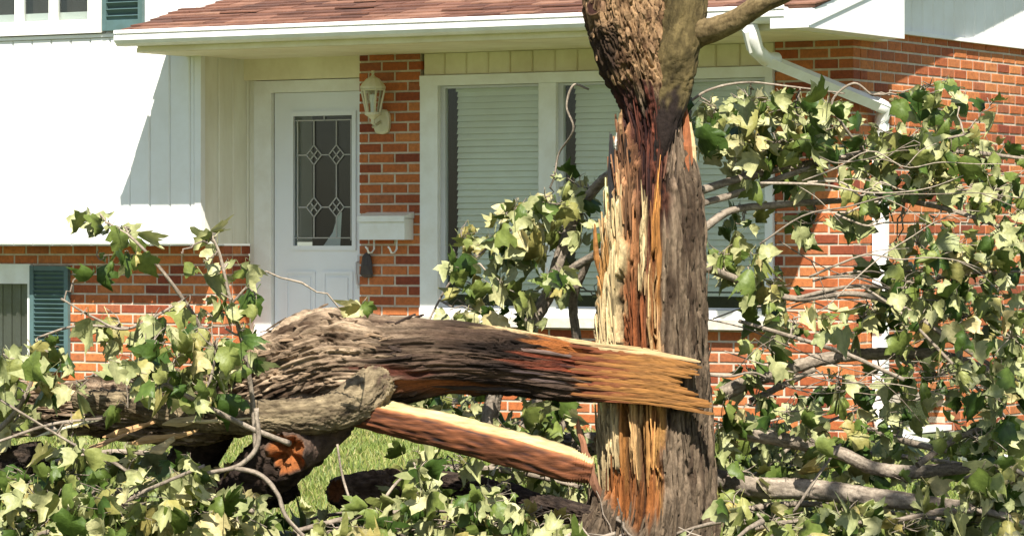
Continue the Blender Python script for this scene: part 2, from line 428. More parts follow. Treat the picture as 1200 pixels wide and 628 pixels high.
# basement window
bwn = MB(); xa = bw0 + .34; zb0, zb1 = .42, 1.135
bwn.box((xa, YB - .02, zb1 - .135), (bx0 - .004, YB + .03, zb1)).box((bx0 - .03, YB - .018, zb0), (bx0 - .004, YB + .03, zb1 - .135)).box((xa, YB - .03, zb0 - .03), (bx0 - .004, YB + .03, zb0))
bw = bwn.build('basement_window', M['trim'], house)
MB().box((xa, YB + .02, zb0), (bx0 - .03, YB + .024, zb1 - .13)).build('pane', M['glass'], bw)
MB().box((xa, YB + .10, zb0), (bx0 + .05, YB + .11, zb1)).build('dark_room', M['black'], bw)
cb = MB()
for i in range(40):
    x = xa + i * .04; cb.box((x, YB + .055 + .012 * (i % 2), zb0), (x + .041, YB + .06 + .012 * (i % 2), zb1 - .13))
cb.build('curtain', M['curtain'], bw)

# --- porch: soffit, frieze, gutter, roof
XE0, XE1 = -2.293, 2.52
s = MB().box((XE0 + .06, YE + .06, ZS), (XE1 - .02, 0.30, ZS + .03)); sof = s.build('soffit', M['soffit'], house)
MB().box((XE0 + .10, YE + .015, ZS + .002), (XE1, YE + .058, ZS + .16)).build('fascia', M['soffit'], house)
frz = MB().box((XL - .01, .03, 2.37), (XP0, .2, ZS)).box((XP1 + .002, .03, 2.37), (XW1, .2, ZS)).build('frieze', M['soffit'], house)
boards(frz, (XL + .02, .10, 0), (1, 0, 0), (0, -1, 0), XP0 - XL - .03, 2.374, ZS - .003, .165, M['soffit'], name='frieze_board')
boards(frz, (XP1 + .004, .03, 0), (1, 0, 0), (0, -1, 0), XW1 - XP1 - .008, 2.374, ZS - .003, .165, M['soffit'], name='frieze_board')
# K-style gutter
prof = [(0, .0), (.0, .10), (-.006, .10), (-.006, .006), (-.08, .006), (-.098, .02), (-.110, .038), (-.110, .064), (-.100, .071), (-.100, .079), (-.112, .083), (-.113, .096), (-.118, .101), (-.124, .096), (-.124, .079), (-.107, .075), (-.107, .072), (-.120, .066), (-.121, .036), (-.106, .014), (-.084, 0)]
def extrude_x(prof, x0, x1, yo, zo):
    V = [(x0, yo + a, zo + c) for a, c in prof] + [(x1, yo + a, zo + c) for a, c in prof]; n = len(prof)
    return V, [(i, (i + 1) % n, n + (i + 1) % n, n + i) for i in range(n)] + [tuple(range(n - 1, -1, -1)), tuple(range(n, 2 * n))]
gut = part('gutter', *extrude_x(prof, XE0, XE1, YE + .013, 2.55), M['trim'], house)
for x in (XE0 + .002, XE1 - .004):
    MB().box((x, YE - .098, 2.556), (x + .003, YE + .01, 2.64)).build('end_cap', M['trim'], gut)
for i in range(7):
    x = XE0 + .3 + i * .68
    MB().box((x, YE - .104, 2.645), (x + .012, YE + .02, 2.651)).build('hanger', M['metal'], gut)
# roof deck and shingles
PITCH = .26; ZR0 = 2.655; YR0 = YE - .045; YRIDGE = 3.2; XG = XR + .265; XK = XG + .016
def roof_z(y): return ZR0 + (y - YR0) * PITCH
V = [(XE0 + .03, YR0, ZR0 - .022), (XK, YR0, ZR0 - .022), (XK, YRIDGE, roof_z(YRIDGE) - .022), (XE0 + .03, YRIDGE, roof_z(YRIDGE) - .022)]
V2 = [(v[0], v[1], v[2] + .018) for v in V]
V3 = [(V[3][0], 7.5, ZR0 - .022), (V[2][0], 7.5, ZR0 - .022), (V[3][0], 7.5, ZR0), (V[2][0], 7.5, ZR0)]
roof = part('roof', V + V2 + V3, [(3, 2, 1, 0), (4, 5, 6, 7), (0, 1, 5, 4), (1, 2, 6, 5), (3, 0, 4, 7), (3, 8, 9, 2), (7, 6, 11, 10), (6, 2, 9, 11), (3, 7, 10, 8)], M['shingle'], house)
sh = MB(); sl = math.sqrt(1 + PITCH ** 2); ex = .105
for rI in range(32):
    y0 = YR0 - .012 + rI * ex; x = XE0 + .015 - random.uniform(0, .2)
    while x < XK + .008:
        w = random.choice((.17, .2, .24, .3)); xa = max(x, XE0 + .015); xb = min(x + w - .004, XK + .01); x += w
        if xb - xa < .02: continue
        li = random.uniform(0, .007) + (random.random() < .06) * .008; dy = random.uniform(-.008, .008)
        ya, yb = y0 + dy, y0 + ex * 1.5; za, zb = roof_z(ya) + .006 + li, roof_z(yb) - .002; t = .009
        Vs = [(xa, ya, za - t), (xb, ya, za - t), (xb, yb, zb - t), (xa, yb, zb - t), (xa, ya, za), (xb, ya, za + random.uniform(-.002, .003)), (xb, yb, zb), (xa, yb, zb)]
        sh.add(Vs, [(4, 5, 6, 7), (0, 1, 5, 4), (1, 2, 6, 5), (3, 0, 4, 7)], random.random())
sh.build('shingles', M['shingle'], roof, attr=True, kind='stuff')
# gable end: boxed white return in front, recessed siding behind
YG1 = float(plane(1060, 47, 0, XG)[1]); gp = MB()
ys = [YE - .10, YG1]
V = []
for x in (XR + .02, XG):
    for y in ys: V += [(x, y, ZS + .004), (x, y, roof_z(y) - .025)]
Fc = [(4, 6, 7, 5), (0, 1, 3, 2), (0, 2, 6, 4), (1, 5, 7, 3), (0, 4, 5, 1), (2, 3, 7, 6)]
gpan = part('gable_return_panel', V, Fc, M['white'], house)
V = [(x, y, roof_z(y) - .028 - dz) for x in (XG + .001, XG + .012) for y in (YE - .10, YRIDGE) for dz in (0, .085)]
part('rake_board', V, [(0, 1, 3, 2), (4, 6, 7, 5), (1, 5, 7, 3), (0, 2, 6, 4), (0, 4, 5, 1), (2, 3, 7, 6)], M['white'], gpan)
gs = MB(); a = 0; yy = 0.0
V = [(XR - .02, 0.0, 2.60), (XR - .02, 6, 2.60), (XR - .02, 6, roof_z(.5) - .03), (XR - .02, YRIDGE, roof_z(YRIDGE) - .03), (XR - .02, 0.0, roof_z(0) - .03)]
Vb = [(v[0] - .05, v[1], v[2]) for v in V]
gw = part('gable_wall', V + Vb, [(0, 1, 2, 3, 4), (9, 8, 7, 6, 5), (0, 5, 6, 1), (4, 3, 8, 9), (0, 4, 9, 5)], M['white'], house)
for i in range(24):
    y = i * .165 + .005; z1 = min(roof_z(y), roof_z(y + .16) if y < YRIDGE else roof_z(2 * YRIDGE - y - .16)) - .03
    V = []
    for z in (2.605, z1):
        for (yy, n_) in ((y, -.015), (y, .006), (y + .01, .014), (y + .148, .014), (y + .158, .006), (y + .158, -.015)): V.append((XR + n_, yy, z))
    part('siding_board', V, [(k, (k + 1) % 6, 6 + (k + 1) % 6, 6 + k) for k in range(6)] + [(5, 4, 3, 2, 1, 0), tuple(range(6, 12))], M['white'], gw)
MB().box((XR - .01, YG1 + .004, 2.578), (XR + .035, 6, 2.602)).build('base_trim', M['white'], gw)
MB().box((XR - .125, .2, 0), (XR - .135, 6, 2.6)).box((-6, .3, 0), (XR - .14, .35, .4)).build('inner_wall', M['black'], house)

# --- picture window with three lights and blinds
xg = [plane(p, 200, 1, .02)[0] for p in (517, 635, 655, 771, 791, 900)]
wf = MB(); zt, zb = 2.37, .735
wf.box((XP1 + .003, -.025, .86), (xg[0], .10, 2.298)).box((XP1 + .003, -.03, 2.298), (XW1 - .003, .10, zt - .005)).box((xg[5], -.025, .86), (XW1 - .003, .10, 2.298))
wf.box((XP1 + .003, -.035, .80), (XW1 - .003, .10, .86))
win = wf.build('picture_window', M['trim'], house)
for a, c in ((1, 2), (3, 4)): MB().box((xg[a], -.022, .861), (xg[c], .09, 2.297)).build('mullion', M['trim'], win)
MB().box((XP1 - .05, -.075, .742), (XW1 + .03, .05, .798)).build('sill', M['stone'], win)
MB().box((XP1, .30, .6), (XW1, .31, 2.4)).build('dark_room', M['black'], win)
for k in range(3):
    xa, xb = xg[2 * k], xg[2 * k + 1]
    fr = MB(); e = .035
    fr.box((xa, .012, .862), (xa + e, .05, 2.296)).box((xb - .012, .012, .862), (xb, .05, 2.296)).box((xa + e, .013, 2.28), (xb - .012, .05, 2.296)).box((xa + e, .013, .862), (xb - .012, .05, .875))
    sash = fr.build('sash', M['metal'], win)
    MB().box((xa + e - .003, .03, .87), (xb - .01, .034, 2.285)).build('pane', M['glass'], sash)
    bl = MB().box((xa + e + .028, .10, 2.262), (xb - .006, .135, 2.294)).build('blind_rail', M['blind'], win)
    z = 2.252
    while z > .97:
        tl = random.gauss(0, .03); sg = random.gauss(0, .0015)
        MB().bar((xa + e + .030 + random.uniform(0, .004), .118, z + sg), (xb - .008, .118, z - sg), .003, .047, up=(0, .38 + tl, .92)).build('blind_slat', M['blind'], bl); z -= .0405
    MB().box((xa + e + .03, .108, .945), (xb - .008, .128, .965)).build('bottom_rail', M['blind'], bl)

# --- front door
YD = .10
dx = lambda p: plane(p, 200, 1, YD)[0]
z_d0 = .30
MB().box((XL + .002, YD - .002, .28), (dx(301) - .003, YD + .06, 2.37)).build('return_trim', M['cream'], house)
fr = MB(); fr.box((dx(301), YD - .035, z_d0), (dx(321), YD + .05, 2.365)).box((dx(321), YD - .034, 2.285), (XP0 - .001, YD + .05, 2.365)).box((XP0 - .022, YD - .034, z_d0), (XP0 - .001, YD + .05, 2.285))
door_fr = fr.build('door_frame', M['trim'], house)
gx0, gx1 = dx(344), dx(415); gz0, gz1 = plane(380, 288, 1, YD)[2], plane(380, 135, 1, YD)[2]
lx0, lx1 = dx(322), XP0 - .023
d = MB(); d.box((lx0, YD, z_d0), (gx0, YD + .045, 2.283)).box((gx1, YD, z_d0), (lx1, YD + .045, 2.283)).box((gx0, YD, gz1), (gx1, YD + .045, 2.283)).box((gx0, YD, z_d0), (gx1, YD + .045, gz0))
# raised mouldings
door = d.build('front_door', M['door'], house)
def ring(x0, x1, z0, z1, w, y0, y1):
    return MB().box((x0, y0, z0), (x1, y1, z0 + w)).box((x0, y0, z1 - w), (x1, y1, z1)).box((x0, y0 + .0005, z0 + w), (x0 + w, y1, z1 - w)).box((x1 - w, y0 + .0005, z0 + w), (x1, y1, z1 - w))
ring(gx0 - .025, gx1 + .020, gz0 - .03, gz1 + .025, .03, YD - .014, YD + .01).build('glass_moulding', M['door'], door)
mid = (lx0 + lx1) / 2
for xa, xb in ((lx0 + .09, mid - .03), (mid + .03, lx1 - .09)):
    p = ring(xa, xb, .50, gz0 - .17, .018, YD - .008, YD + .01).build('panel_moulding', M['door'], door)
    MB().box((xa + .04, YD - .007, .54), (xb - .04, YD + .01, gz0 - .21)).build('panel', M['door'], door)
pane = MB().box((gx0, YD + .012, gz0), (gx1, YD + .018, gz1)).build('leaded_pane', M['glass'], door)
cm = MB(); gw_, gh = gx1 - gx0, gz1 - gz0; yc = YD + .008
G = lambda u, v: (gx0 + gw_ * u, yc, gz0 + gh * v)
def came(*pts):
    for p, q in zip(pts, pts[1:]): cm.bar(G(*p), G(*q), .007, .006, up=(0, 1, 0))
came((.06, .04), (.06, .96)); came((.94, .04), (.94, .96)); came((.0, .96), (1, .96)); came((0, .06), (1, .06)); came((.5, .96), (.5, 1))
for cx in (.33, .70):
    came((cx, .96), (cx, .77)); came((cx, .62), (cx, .37)); came((cx, .22), (cx, .06))
    for cy in (.695, .295):
        a, h = .125, .075
        came((cx, cy + h), (cx + a, cy), (cx, cy - h), (cx - a, cy), (cx, cy + h))
        came((cx - a / 2, cy + h / 2), (cx + a / 2, cy - h / 2)); came((cx + a / 2, cy + h / 2), (cx - a / 2, cy - h / 2))
for cy in (.695, .295):
    came((.06, cy), (.205, cy)); came((.455, cy), (.575, cy)); came((.825, cy), (.94, cy))
cm.build('leading', M['lead'], pane)
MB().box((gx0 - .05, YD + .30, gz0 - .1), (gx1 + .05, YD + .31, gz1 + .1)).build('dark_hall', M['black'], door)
MB().add([(gx0 + gw_ * .22, YD + .2, gz0), (gx0 + gw_ * .5, YD + .2, gz0), (gx0 + gw_ * .5, YD + .22, gz0 + gh * .26), (gx0 + gw_ * .45, YD + .22, gz0 + gh * .26), (gx0 + gw_ * .36, YD + .21, gz0 + gh * .1)], [(0, 1, 2, 3, 4)]).build('curtain', M['trim'], door)
h = MB(); hx = XP0 - .055; h.box((hx - .018, YD - .012, .98), (hx + .018, YD, 1.2)).tube([(hx, YD - .01, 1.16), (hx, YD - .05, 1.15), (hx, YD - .055, 1.08), (hx, YD - .04, 1.01), (hx, YD - .01, 1.0)], .009, 6)
h.build('handle', M['metal'], door)
MB().box((XL - .0, YD - 1.2, .02), (XP0 + .1, YD - .036, .28)).box((XL + .1, YD - 1.5, -.02), (XP0, YD - 1.202, .15)).build('porch_step', M['concrete'], house)

# --- downspout
A = plane(879, 34, 1, YE - .05); B = plane(885, 58, 1, YE + .02); C2 = plane(1036, 126, 0, XR + .085); D2 = plane(1032, 145, 0, XR + .05); E2 = plane(1032, 492, 0, XR + .05)
def pipe(mb, pts, w, h_):
    for p, q in zip(pts, pts[1:]): mb.bar(p, q, w, h_, up=(.6, -.8, .0))
dsp = MB(); pipe(dsp, [A, A * .4 + B * .6 + np.array([0, 0, -.0]), B], .088, .064); ds = dsp.build('downspout', M['trim'], house)
Bm = B + (C2 - B) * .08 + np.array([0, 0, -.03])
MB().tube([A + [0, 0, .03], A * .5 + B * .5, B, Bm, B + (C2 - B) * .16], [.046, .046, .045, .044, .04], 10).build('elbow', M['trim'], ds, smooth=True)
MB().bar(Bm, C2, .078, .058, up=(.5, -.3, .8)).build('sloping_pipe', M['trim'], ds)
MB().tube([B + (C2 - B) * .93, C2, (C2 + D2) / 2 + [0, 0, -.01], D2, D2 - [0, 0, .1]], .046, 10).build('elbow', M['trim'], ds, smooth=True)
MB().bar(D2, E2, .062, .085, up=(1, 0, 0)).build('standing_pipe', M['trim'], ds)
for zc in (1.9, .75): MB().box((XR + .0, E2[1] - .06, zc), (XR + .088, E2[1] + .06, zc + .03)).build('strap', M['trim'], ds)
E3 = E2 + np.array([.06, -.03, -.10]); E4 = at(1178, 541, 19.0)
MB().tube([E2 + [0, 0, .03], E2 + [.02, -.02, -.05], E3, E3 + (E4 - E3) * .06], .05, 10).build('elbow', M['trim'], ds, smooth=True)
MB().bar(E3, E4, .10, .06).build('ground_extension', M['trim'], ds)

# ------------------------------------------------------------------ wall lantern and mailbox
lc = plane(437, 106, 1, -.13); zl = lc[2]
lan = thing('wall_lantern', (lc[0], 0, zl), 'cream coach lantern on the brick pillar beside the front door', 'lamp')
c0 = (lc[0], lc[1], zl)
MB().lathe(c0, [(.010, .128), (.014, .116), (.007, .104), (.018, .088), (.045, .074), (.076, .038), (.086, .022), (.086, .010), (.065, .008)], 12).build('cap', M['lantern'], lan, smooth=False)
cage = MB(); cage.lathe(c0, [(.082, .008), (.084, .0), (.074, -.004)], 12)
for j in range(6):
    t = math.pi / 3 * j + .3; cage.bar((c0[0] + .078 * math.cos(t), c0[1] + .078 * math.sin(t), zl), (c0[0] + .045 * math.cos(t), c0[1] + .045 * math.sin(t), zl - .15), .010)
cage.lathe(c0, [(.055, -.145), (.055, -.16), (.03, -.175), (.014, -.19), (.014, -.215), (.004, -.225)], 12)
cage.build('cage', M['lantern'], lan)
MB().lathe(c0, [(.069, -.004), (.042, -.146)], 6).build('glass', M['glass'], lan)
MB().lathe(c0, [(.014, -.145), (.016, -.08), (.024, -.06), (.02, -.03), (.004, -.02)], 8).build('bulb', M['trim'], lan)
bp = plane(449, 143, 1, 0); pl_ = MB(); V = []
for yy, sc in ((-.001, 1.0), (-.022, 1.0), (-.03, .82)):
    for j in range(16):
        t = 2 * math.pi * j / 16; V.append((bp[0] + .062 * sc * math.copysign(abs(math.cos(t)) ** .7, math.cos(t)), yy, bp[2] + .082 * sc * math.copysign(abs(math.sin(t)) ** .7, math.sin(t))))
Fc = [(r * 16 + j, r * 16 + (j + 1) % 16, (r + 1) * 16 + (j + 1) % 16, (r + 1) * 16 + j) for r in range(2) for j in range(16)] + [tuple(range(32, 48))]
pl_.add(V, Fc).build('back_plate', M['lantern'], lan)
MB().tube([(bp[0], -.028, bp[2]), (bp[0] - .02, -.09, bp[2] - .035), (lc[0] + .02, -.135, bp[2] - .03), (lc[0], lc[1], zl - .2)], .010, 8).build('arm', M['lantern'], lan, smooth=True)

mx0 = plane(421, 266, 1, -.11)[0]; mx1 = plane(474, 266, 1, -.11)[0]; mz1 = plane(445, 251, 1, -.11)[2]; mz0 = plane(445, 281, 1, -.11)[2]
mbx = thing('mailbox', ((mx0 + mx1) / 2, 0, mz0), 'white wall mailbox with a curled paper hook on the brick pillar', 'mailbox')
MB().box((mx0, -.11, mz0), (mx1, -.001, mz1 - .03)).build('box', M['trim'], mbx)
V = [(x, y, z) for x in (mx0 - .006, mx1 + .006) for y, z in ((-.001, mz1 + .014), (-.001, mz1 - .027), (-.118, mz1 - .027), (-.118, mz1 - .05), (-.124, mz1 - .05), (-.124, mz1 - .012))]
MB().add(V, [(0, 1, 2, 3, 4, 5), (11, 10, 9, 8, 7, 6)] + [(i, i + 6, (i + 1) % 6 + 6, (i + 1) % 6) for i in range(6)]).build('lid', M['trim'], mbx)
for hxp in (.22, .72):
    xh = mx0 + (mx1 - mx0) * hxp
    MB().tube([(xh, -.05, mz0 + .01), (xh, -.05, mz0 - .06), (xh - .008, -.065, mz0 - .085), (xh - .016, -.09, mz0 - .085), (xh - .02, -.1, mz0 - .06), (xh - .035, -.1, mz0 - .045)], .007, 6).build('paper_hook', M['trim'], mbx, smooth=True)

# small dark bundle hanging below the mailbox
hb = plane(429, 311, 1, -.03); bun = thing('hanging_bag', (hb[0], 0, hb[2]), 'small dark grey bag hanging on the pillar just below the mailbox', 'bag')
V = []
for (z, w, y) in ((.085, .012, -.012), (.06, .034, -.03), (.0, .042, -.045), (-.06, .046, -.04), (-.08, .03, -.02)):
    for j in range(10):
        t = 2 * math.pi * j / 10; q = 1 + .18 * math.sin(3 * t + z * 60); V.append((hb[0] + w * q * math.cos(t), y / 2 - .004 + abs(y) / 2 * q * .9 * math.sin(t), hb[2] + z))
MB().add(V, [(r_ * 10 + j, r_ * 10 + (j + 1) % 10, (r_ + 1) * 10 + (j + 1) % 10, (r_ + 1) * 10 + j) for r_ in range(4) for j in range(10)] + [tuple(range(40, 50))]).build('sack', M['cloth'], bun)
MB().tube([(hb[0], -.012, hb[2] + .08), (hb[0] + .004, -.012, hb[2] + .12)], .004, 6).build('string', M['lead'], bun)

# ------------------------------------------------------------------ trees: tube skin with bark
def spline(pts, n):
    pts = np.asarray(pts, float); k = len(pts); P = np.vstack([2 * pts[0] - pts[1], pts, 2 * pts[-1] - pts[-2]])
    t = np.linspace(0, k - 1 - 1e-6, n); i = t.astype(int); f = (t - i)[:, None]
    p0, p1, p2, p3 = P[i], P[i + 1], P[i + 2], P[i + 3]
    return .5 * (2 * p1 + (p2 - p0) * f + (2 * p0 - 5 * p1 + 4 * p2 - p3) * f ** 2 + (3 * p1 - p0 - 3 * p2 + p3) * f ** 3)
def limb_grid(pxr, nl, na):
    """pxr: rows (px, py, radius_px, depth). Returns grid of centre, frame, radius, arclength, phi (phi 0 faces the street)."""
    pts = np.array([at(x, y, d) for x, y, r, d in pxr]); rad = np.array([m_at(r, d) for x, y, r, d in pxr])
    S = spline(np.c_[pts, rad], nl); c = S[:, :3]; r = S[:, 3]
    T = np.gradient(c, axis=0); T /= np.linalg.norm(T, axis=1)[:, None]
    e1 = -F[None] - (-F[None] * T).sum(1, keepdims=True) * T; e1 /= np.linalg.norm(e1, axis=1)[:, None]; e2 = np.cross(T, e1)
    s = np.concatenate([[0], np.cumsum(np.linalg.norm(np.diff(c, axis=0), axis=1))])
    ph = np.linspace(0, 2 * math.pi, na, endpoint=False) + math.pi
    return c, e1, e2, T, r, s, ph
def limb_mesh(g, disp, axial=None):
    c, e1, e2, T, r, s, ph = g; nl, na = len(s), len(ph)
    rr = r[:, None] + disp
    V = c[:, None] + rr[..., None] * (np.cos(ph)[None, :, None] * e1[:, None] + np.sin(ph)[None, :, None] * e2[:, None])
    if axial is not None: V = V + axial[..., None] * T[:, None]
    V = V.reshape(-1, 3)
    i = np.arange(nl - 1)[:, None] * na; j = np.arange(na)[None]; k = (j + 1) % na
    Fc = np.stack([i + j, i + k, i + na + k, i + na + j], -1).reshape(-1, 4)
    return V, Fc
def cyl(g, ka, kb, seed=0.0):
    c, e1, e2, T, r, s, ph = g
    return np.stack(np.broadcast_arrays(np.cos(ph)[None] * ka + seed, np.sin(ph)[None] * ka - seed, s[:, None] * kb + seed * 3.1), -1)
def bark(g, ka, kb, amp, seed=0.0):
    """long connected ridges split by narrow warped furrows, with cross cracks and frayed fibre relief"""
    Q = cyl(g, ka, kb, seed); Wp = perlin(Q * .55 + 7)[..., None] * np.array([1.1, 1.1, 1.6]) + perlin(Q * 1.7 + 70)[..., None] * np.array([.35, .35, .5])
    a = 1 - np.abs(perlin(Q + Wp)) * 2.6; b2 = 1 - np.abs(perlin(Q * 2.3 + Wp * 1.4 + 31)) * 2.6
    f = perlin(Q * np.array([4.5, 4.5, 1.6]) + Wp + 11); f2 = perlin(Q * np.array([9.5, 9.5, 3.2]) + Wp * 2 + 19); lev = perlin(Q * .8 + 53)
    return amp * (-np.clip(a, 0, 1) ** 3 * 1.3 - np.clip(b2, 0, 1) ** 3 * .7 + f * .55 + f2 * .3 + lev * .8 + .3), a
def close_end(V, Fc, g, end, depth):
    c, e1, e2, T, r, s, ph = g; nl, na = len(s), len(ph); V = list(map(tuple, V)); Fc = [tuple(f) for f in Fc]
    row = (nl - 1) * na if end else 0; cc = c[-1] if end else c[0]; t = T[-1] if end else -T[0]; prev = row
    ring0 = np.array(V[row:row + na])
    for k, (sc, dp) in enumerate(((.8, .3), (.55, .8), (.25, 1.0))):
        st = len(V); nn = perlin(np.c_[np.cos(ph) * 3 * sc, np.sin(ph) * 3 * sc, np.full(na, 5. + k)])
        for j in range(na): V.append(tuple(cc + (ring0[j] - cc) * sc - t * depth * (dp + nn[j] * .9)))
        for j in range(na):
            f = (prev + j, prev + (j + 1) % na, st + (j + 1) % na, st + j); Fc.append(f if end else f[::-1])
        prev = st
    f = tuple(prev + j for j in range(na)); Fc.append(f if end else f[::-1]); return np.array(V), Fc
def lerp(a, b, t): return a + (b - a) * t[..., None]
def px_of(V, d): 
    q = V - CAM; return 600 + (q @ R) / d * FPX, HY - (q @ U) / d * FPX
def simple_limb(name, pxr, parent, c1, c2, ka=2.2, kb=14, amp=.06, nl=70, na=28, mat='bark', ends=(True, True), endcol=None, jag=0.0, seed=None, lump=.06, c0=None, f0=.2):
    """limb whose bark relief is amp * local radius"""
    g = limb_grid(pxr, nl, na); sd_ = seed if seed is not None else random.uniform(0, 60)
    dsp, a = bark(g, ka, kb, 1.0, sd_); low = perlin(cyl(g, .9, 2.5, sd_ + 9))
    ax = None
    if jag:
        ax = perlin(cyl(g, 2.2, .01, sd_ + 4)) * jag * sstep(.8, 1, np.linspace(0, 1, nl))[:, None]
    V, Fc = limb_mesh(g, (dsp * amp + low * lump) * g[4][:, None], ax)
    n1 = perlin(cyl(g, 1.6, 6, sd_ + 3)).ravel() * .6 + perlin(cyl(g, 4.5, 22, sd_ + 6)).ravel() * .7 + .5
    col = lerp(np.array(c1), np.array(c2), np.clip(n1, 0, 1)); n0 = len(V)
    if c0 is not None:
        fz = np.repeat(np.linspace(0, 1, nl), na) + (n1 - .5) * .12; col = lerp(col, np.array(c0), sstep(f0 * 1.25, f0 * .75, fz))
    for e, on in zip((0, 1), ends):
        if on: V, Fc = close_end(V, Fc, g, e, .012 if not jag else jag * .5)
    if len(V) > n0: col = np.vstack([col, np.tile(np.array(endcol if endcol else c1) , (len(V) - n0, 1))])
    return part(name, V, Fc, M[mat], parent, True, col=col)

CREAM = (.52, .40, .21); PALE = (.42, .26, .11); ORANGE = (.31, .135, .035); DORANGE = (.24, .085, .022); RED = (.11, .025, .011); BROWN = (.21, .085, .033)
HEART = (.032, .012, .008); BLACKW = (.012, .009, .007); TAN = (.33, .22, .13)
BK1 = (.06, .039, .024); BK2 = (.2, .15, .1); GREY = (.225, .165, .108)

# --- standing trunk
DT = 15.0
base = at(768, 640, DT); base[2] = 0
tree = thing('broken_maple_tree', base, 'standing maple trunk torn open down its left side with pale and orange splintered wood', 'tree')
rows = [(756, 652, 108, DT), (759, 628, 88, DT), (764, 600, 75, DT), (766, 560, 69, DT), (766, 500, 66, DT), (765, 430, 64, DT), (764, 350, 62, DT), (765, 270, 58, DT), (767, 210, 50, DT), (768, 172, 41, DT), (766, 138, 36, DT), (758, 100, 39, DT), (745, 62, 46, DT), (737, 28, 47, DT), (731, 0, 44, DT), (724, -60, 40, DT), (708, -170, 36, DT + .1), (700, -330, 30, DT + .2), (705, -520, 22, DT + .3)]
g = limb_grid(rows, 640, 360)
dsp, a = bark(g, 7.5, 3.2, .017); dsp2, a2 = bark(g, 5.2, 7.5, .020, 17)
V0, _ = limb_mesh(g, dsp * 0); X, Y = px_of(V0, DT); X = X.reshape(dsp.shape); Y = Y.reshape(dsp.shape)
front = np.cos(g[6])[None] * np.ones_like(X)
streak = perlin(cyl(g, 9, 1.2, 3)); streak2 = perlin(cyl(g, 20, 2.5, 13)); wob = perlin(cyl(g, 2.5, 6, 40))
Xw = X + wob * 7 + streak2 * 3.5 + perlin(cyl(g, 8, 9, 46)) * 3
Yw = Y + streak * 30 + streak2 * 24
xb = np.interp(Y, [90, 105, 130, 160, 200, 240, 300, 400, 470, 520, 560, 600, 640], [740, 790, 806, 800, 796, 787, 778, 771, 772, 777, 779, 768, 745])
xl = np.interp(Y, [90, 120, 540, 570, 600, 625], [735, 600, 600, 700, 722, 745])
wood = sstep(3, -3, Xw - xb) * sstep(-3, 3, Xw - xl) * sstep(98, 118, Yw) * sstep(620, 588, Yw) * sstep(-.45, -.2, front)
upper = sstep(120, 95, Y)
col = lerp(np.array(BK1) * np.ones(X.shape + (3,)), np.array(GREY), np.clip(.5 + perlin(cyl(g, 2.0, 4, 8)) * .7 + streak2 * .5 + perlin(cyl(g, 11, 3.5, 88)) * .9, 0, 1))
tanc = lerp(np.array((.08, .042, .02)) * np.ones(X.shape + (3,)), np.array((.36, .225, .115)), np.clip(.55 + perlin(cyl(g, 2.6, 9, 28)) * .6 + perlin(cyl(g, 9, 14, 29)) * .8, 0, 1))
col = lerp(col, tanc, upper)
side_shade = sstep(.25, .75, -np.sin(g[6])[None] + perlin(cyl(g, 3, 7, 33)) * .5) * sstep(15, 45, Y) * sstep(150, 120, Y); col = lerp(col, np.array((.03, .018, .012)), side_shade * .9)  # form shade on the upper stem's left side, put into the bark colour
lowd = sstep(575, 625, Yw); col = lerp(col, np.array((.10, .075, .05)), lowd * .7)
WC = np.array(BROWN) * np.ones(X.shape + (3,)); HO = np.zeros(X.shape)
def strip(x0, x1, y0, y1, c, ho=0.0, soft=2.0, ys=10.0):
    global WC, HO
    m = sstep(x0 - soft, x0 + soft, Xw) * sstep(x1 + soft, x1 - soft, Xw) * sstep(y0 - ys, y0 + ys, Yw) * sstep(y1 + ys, y1 - ys, Yw)
    WC = lerp(WC, np.array(c), m); HO = HO * (1 - m) + ho * m
strip(690, 830, 70, 275, HEART, -.003)
strip(744, 782, 122, 205, (.055, .016, .009), -.004, 5, 14); strip(752, 772, 160, 200, (.095, .028, .015), .006, 5, 10)
strip(738, 752, 150, 250, HEART, -.02); strip(706, 722, 150, 212, BLACKW, .0)
strip(716, 742, 172, 262, (.19, .09, .042), .014); strip(722, 740, 200, 240, (.24, .125, .06), .016)
strip(760, 790, 205, 250, (.06, .022, .012), -.004); strip(786, 812, 150, 250, (.15, .105, .07), .01)
strip(720, 754, 252, 445, BROWN, -.012); strip(728, 748, 262, 330, (.30, .135, .055), -.004); strip(730, 752, 350, 445, (.19, .06, .02), -.006)
strip(680, 728, 226, 445, CREAM, .012); strip(712, 723, 250, 300, PALE, .004); strip(703, 709, 280, 380, (.40, .2, .06), .006)
strip(746, 760, 240, 350, CREAM, .008); strip(757, 767, 215, 318, (.10, .035, .02), -.022); strip(766, 779, 225, 372, ORANGE, .006)
strip(757, 771, 318, 445, (.48, .31, .14), .006); strip(752, 757, 280, 440, (.14, .05, .025), -.018)
strip(680, 726, 460, 552, CREAM, .010); strip(722, 738, 455, 572, ORANGE, .0); strip(736, 752, 455, 545, PALE, .010)
strip(752, 776, 455, 590, (.46, .24, .075), .010); strip(748, 753, 490, 600, (.12, .045, .02), -.022); strip(733, 737, 480, 560, (.22, .08, .03), -.014)
strip(708, 735, 552, 600, DORANGE, -.006); strip(736, 750, 548, 600, (.19, .07, .02), -.01); strip(752, 768, 545, 610, DORANGE, .0); strip(762, 766, 300, 600, (.28, .12, .04), -.006, 1.2)
for k_ in range(34):
    cx_ = rng.uniform(698, 776); cy_ = rng.uniform(225, 560); cl_ = rng.uniform(25, 110)
    strip(cx_ - rng.uniform(.3, 1.3), cx_ + rng.uniform(.3, 1.3), cy_, cy_ + cl_, [(.035, .014, .008), (.10, .035, .014), (.20, .08, .025)][k_ % 3], -.024, .9, 12)
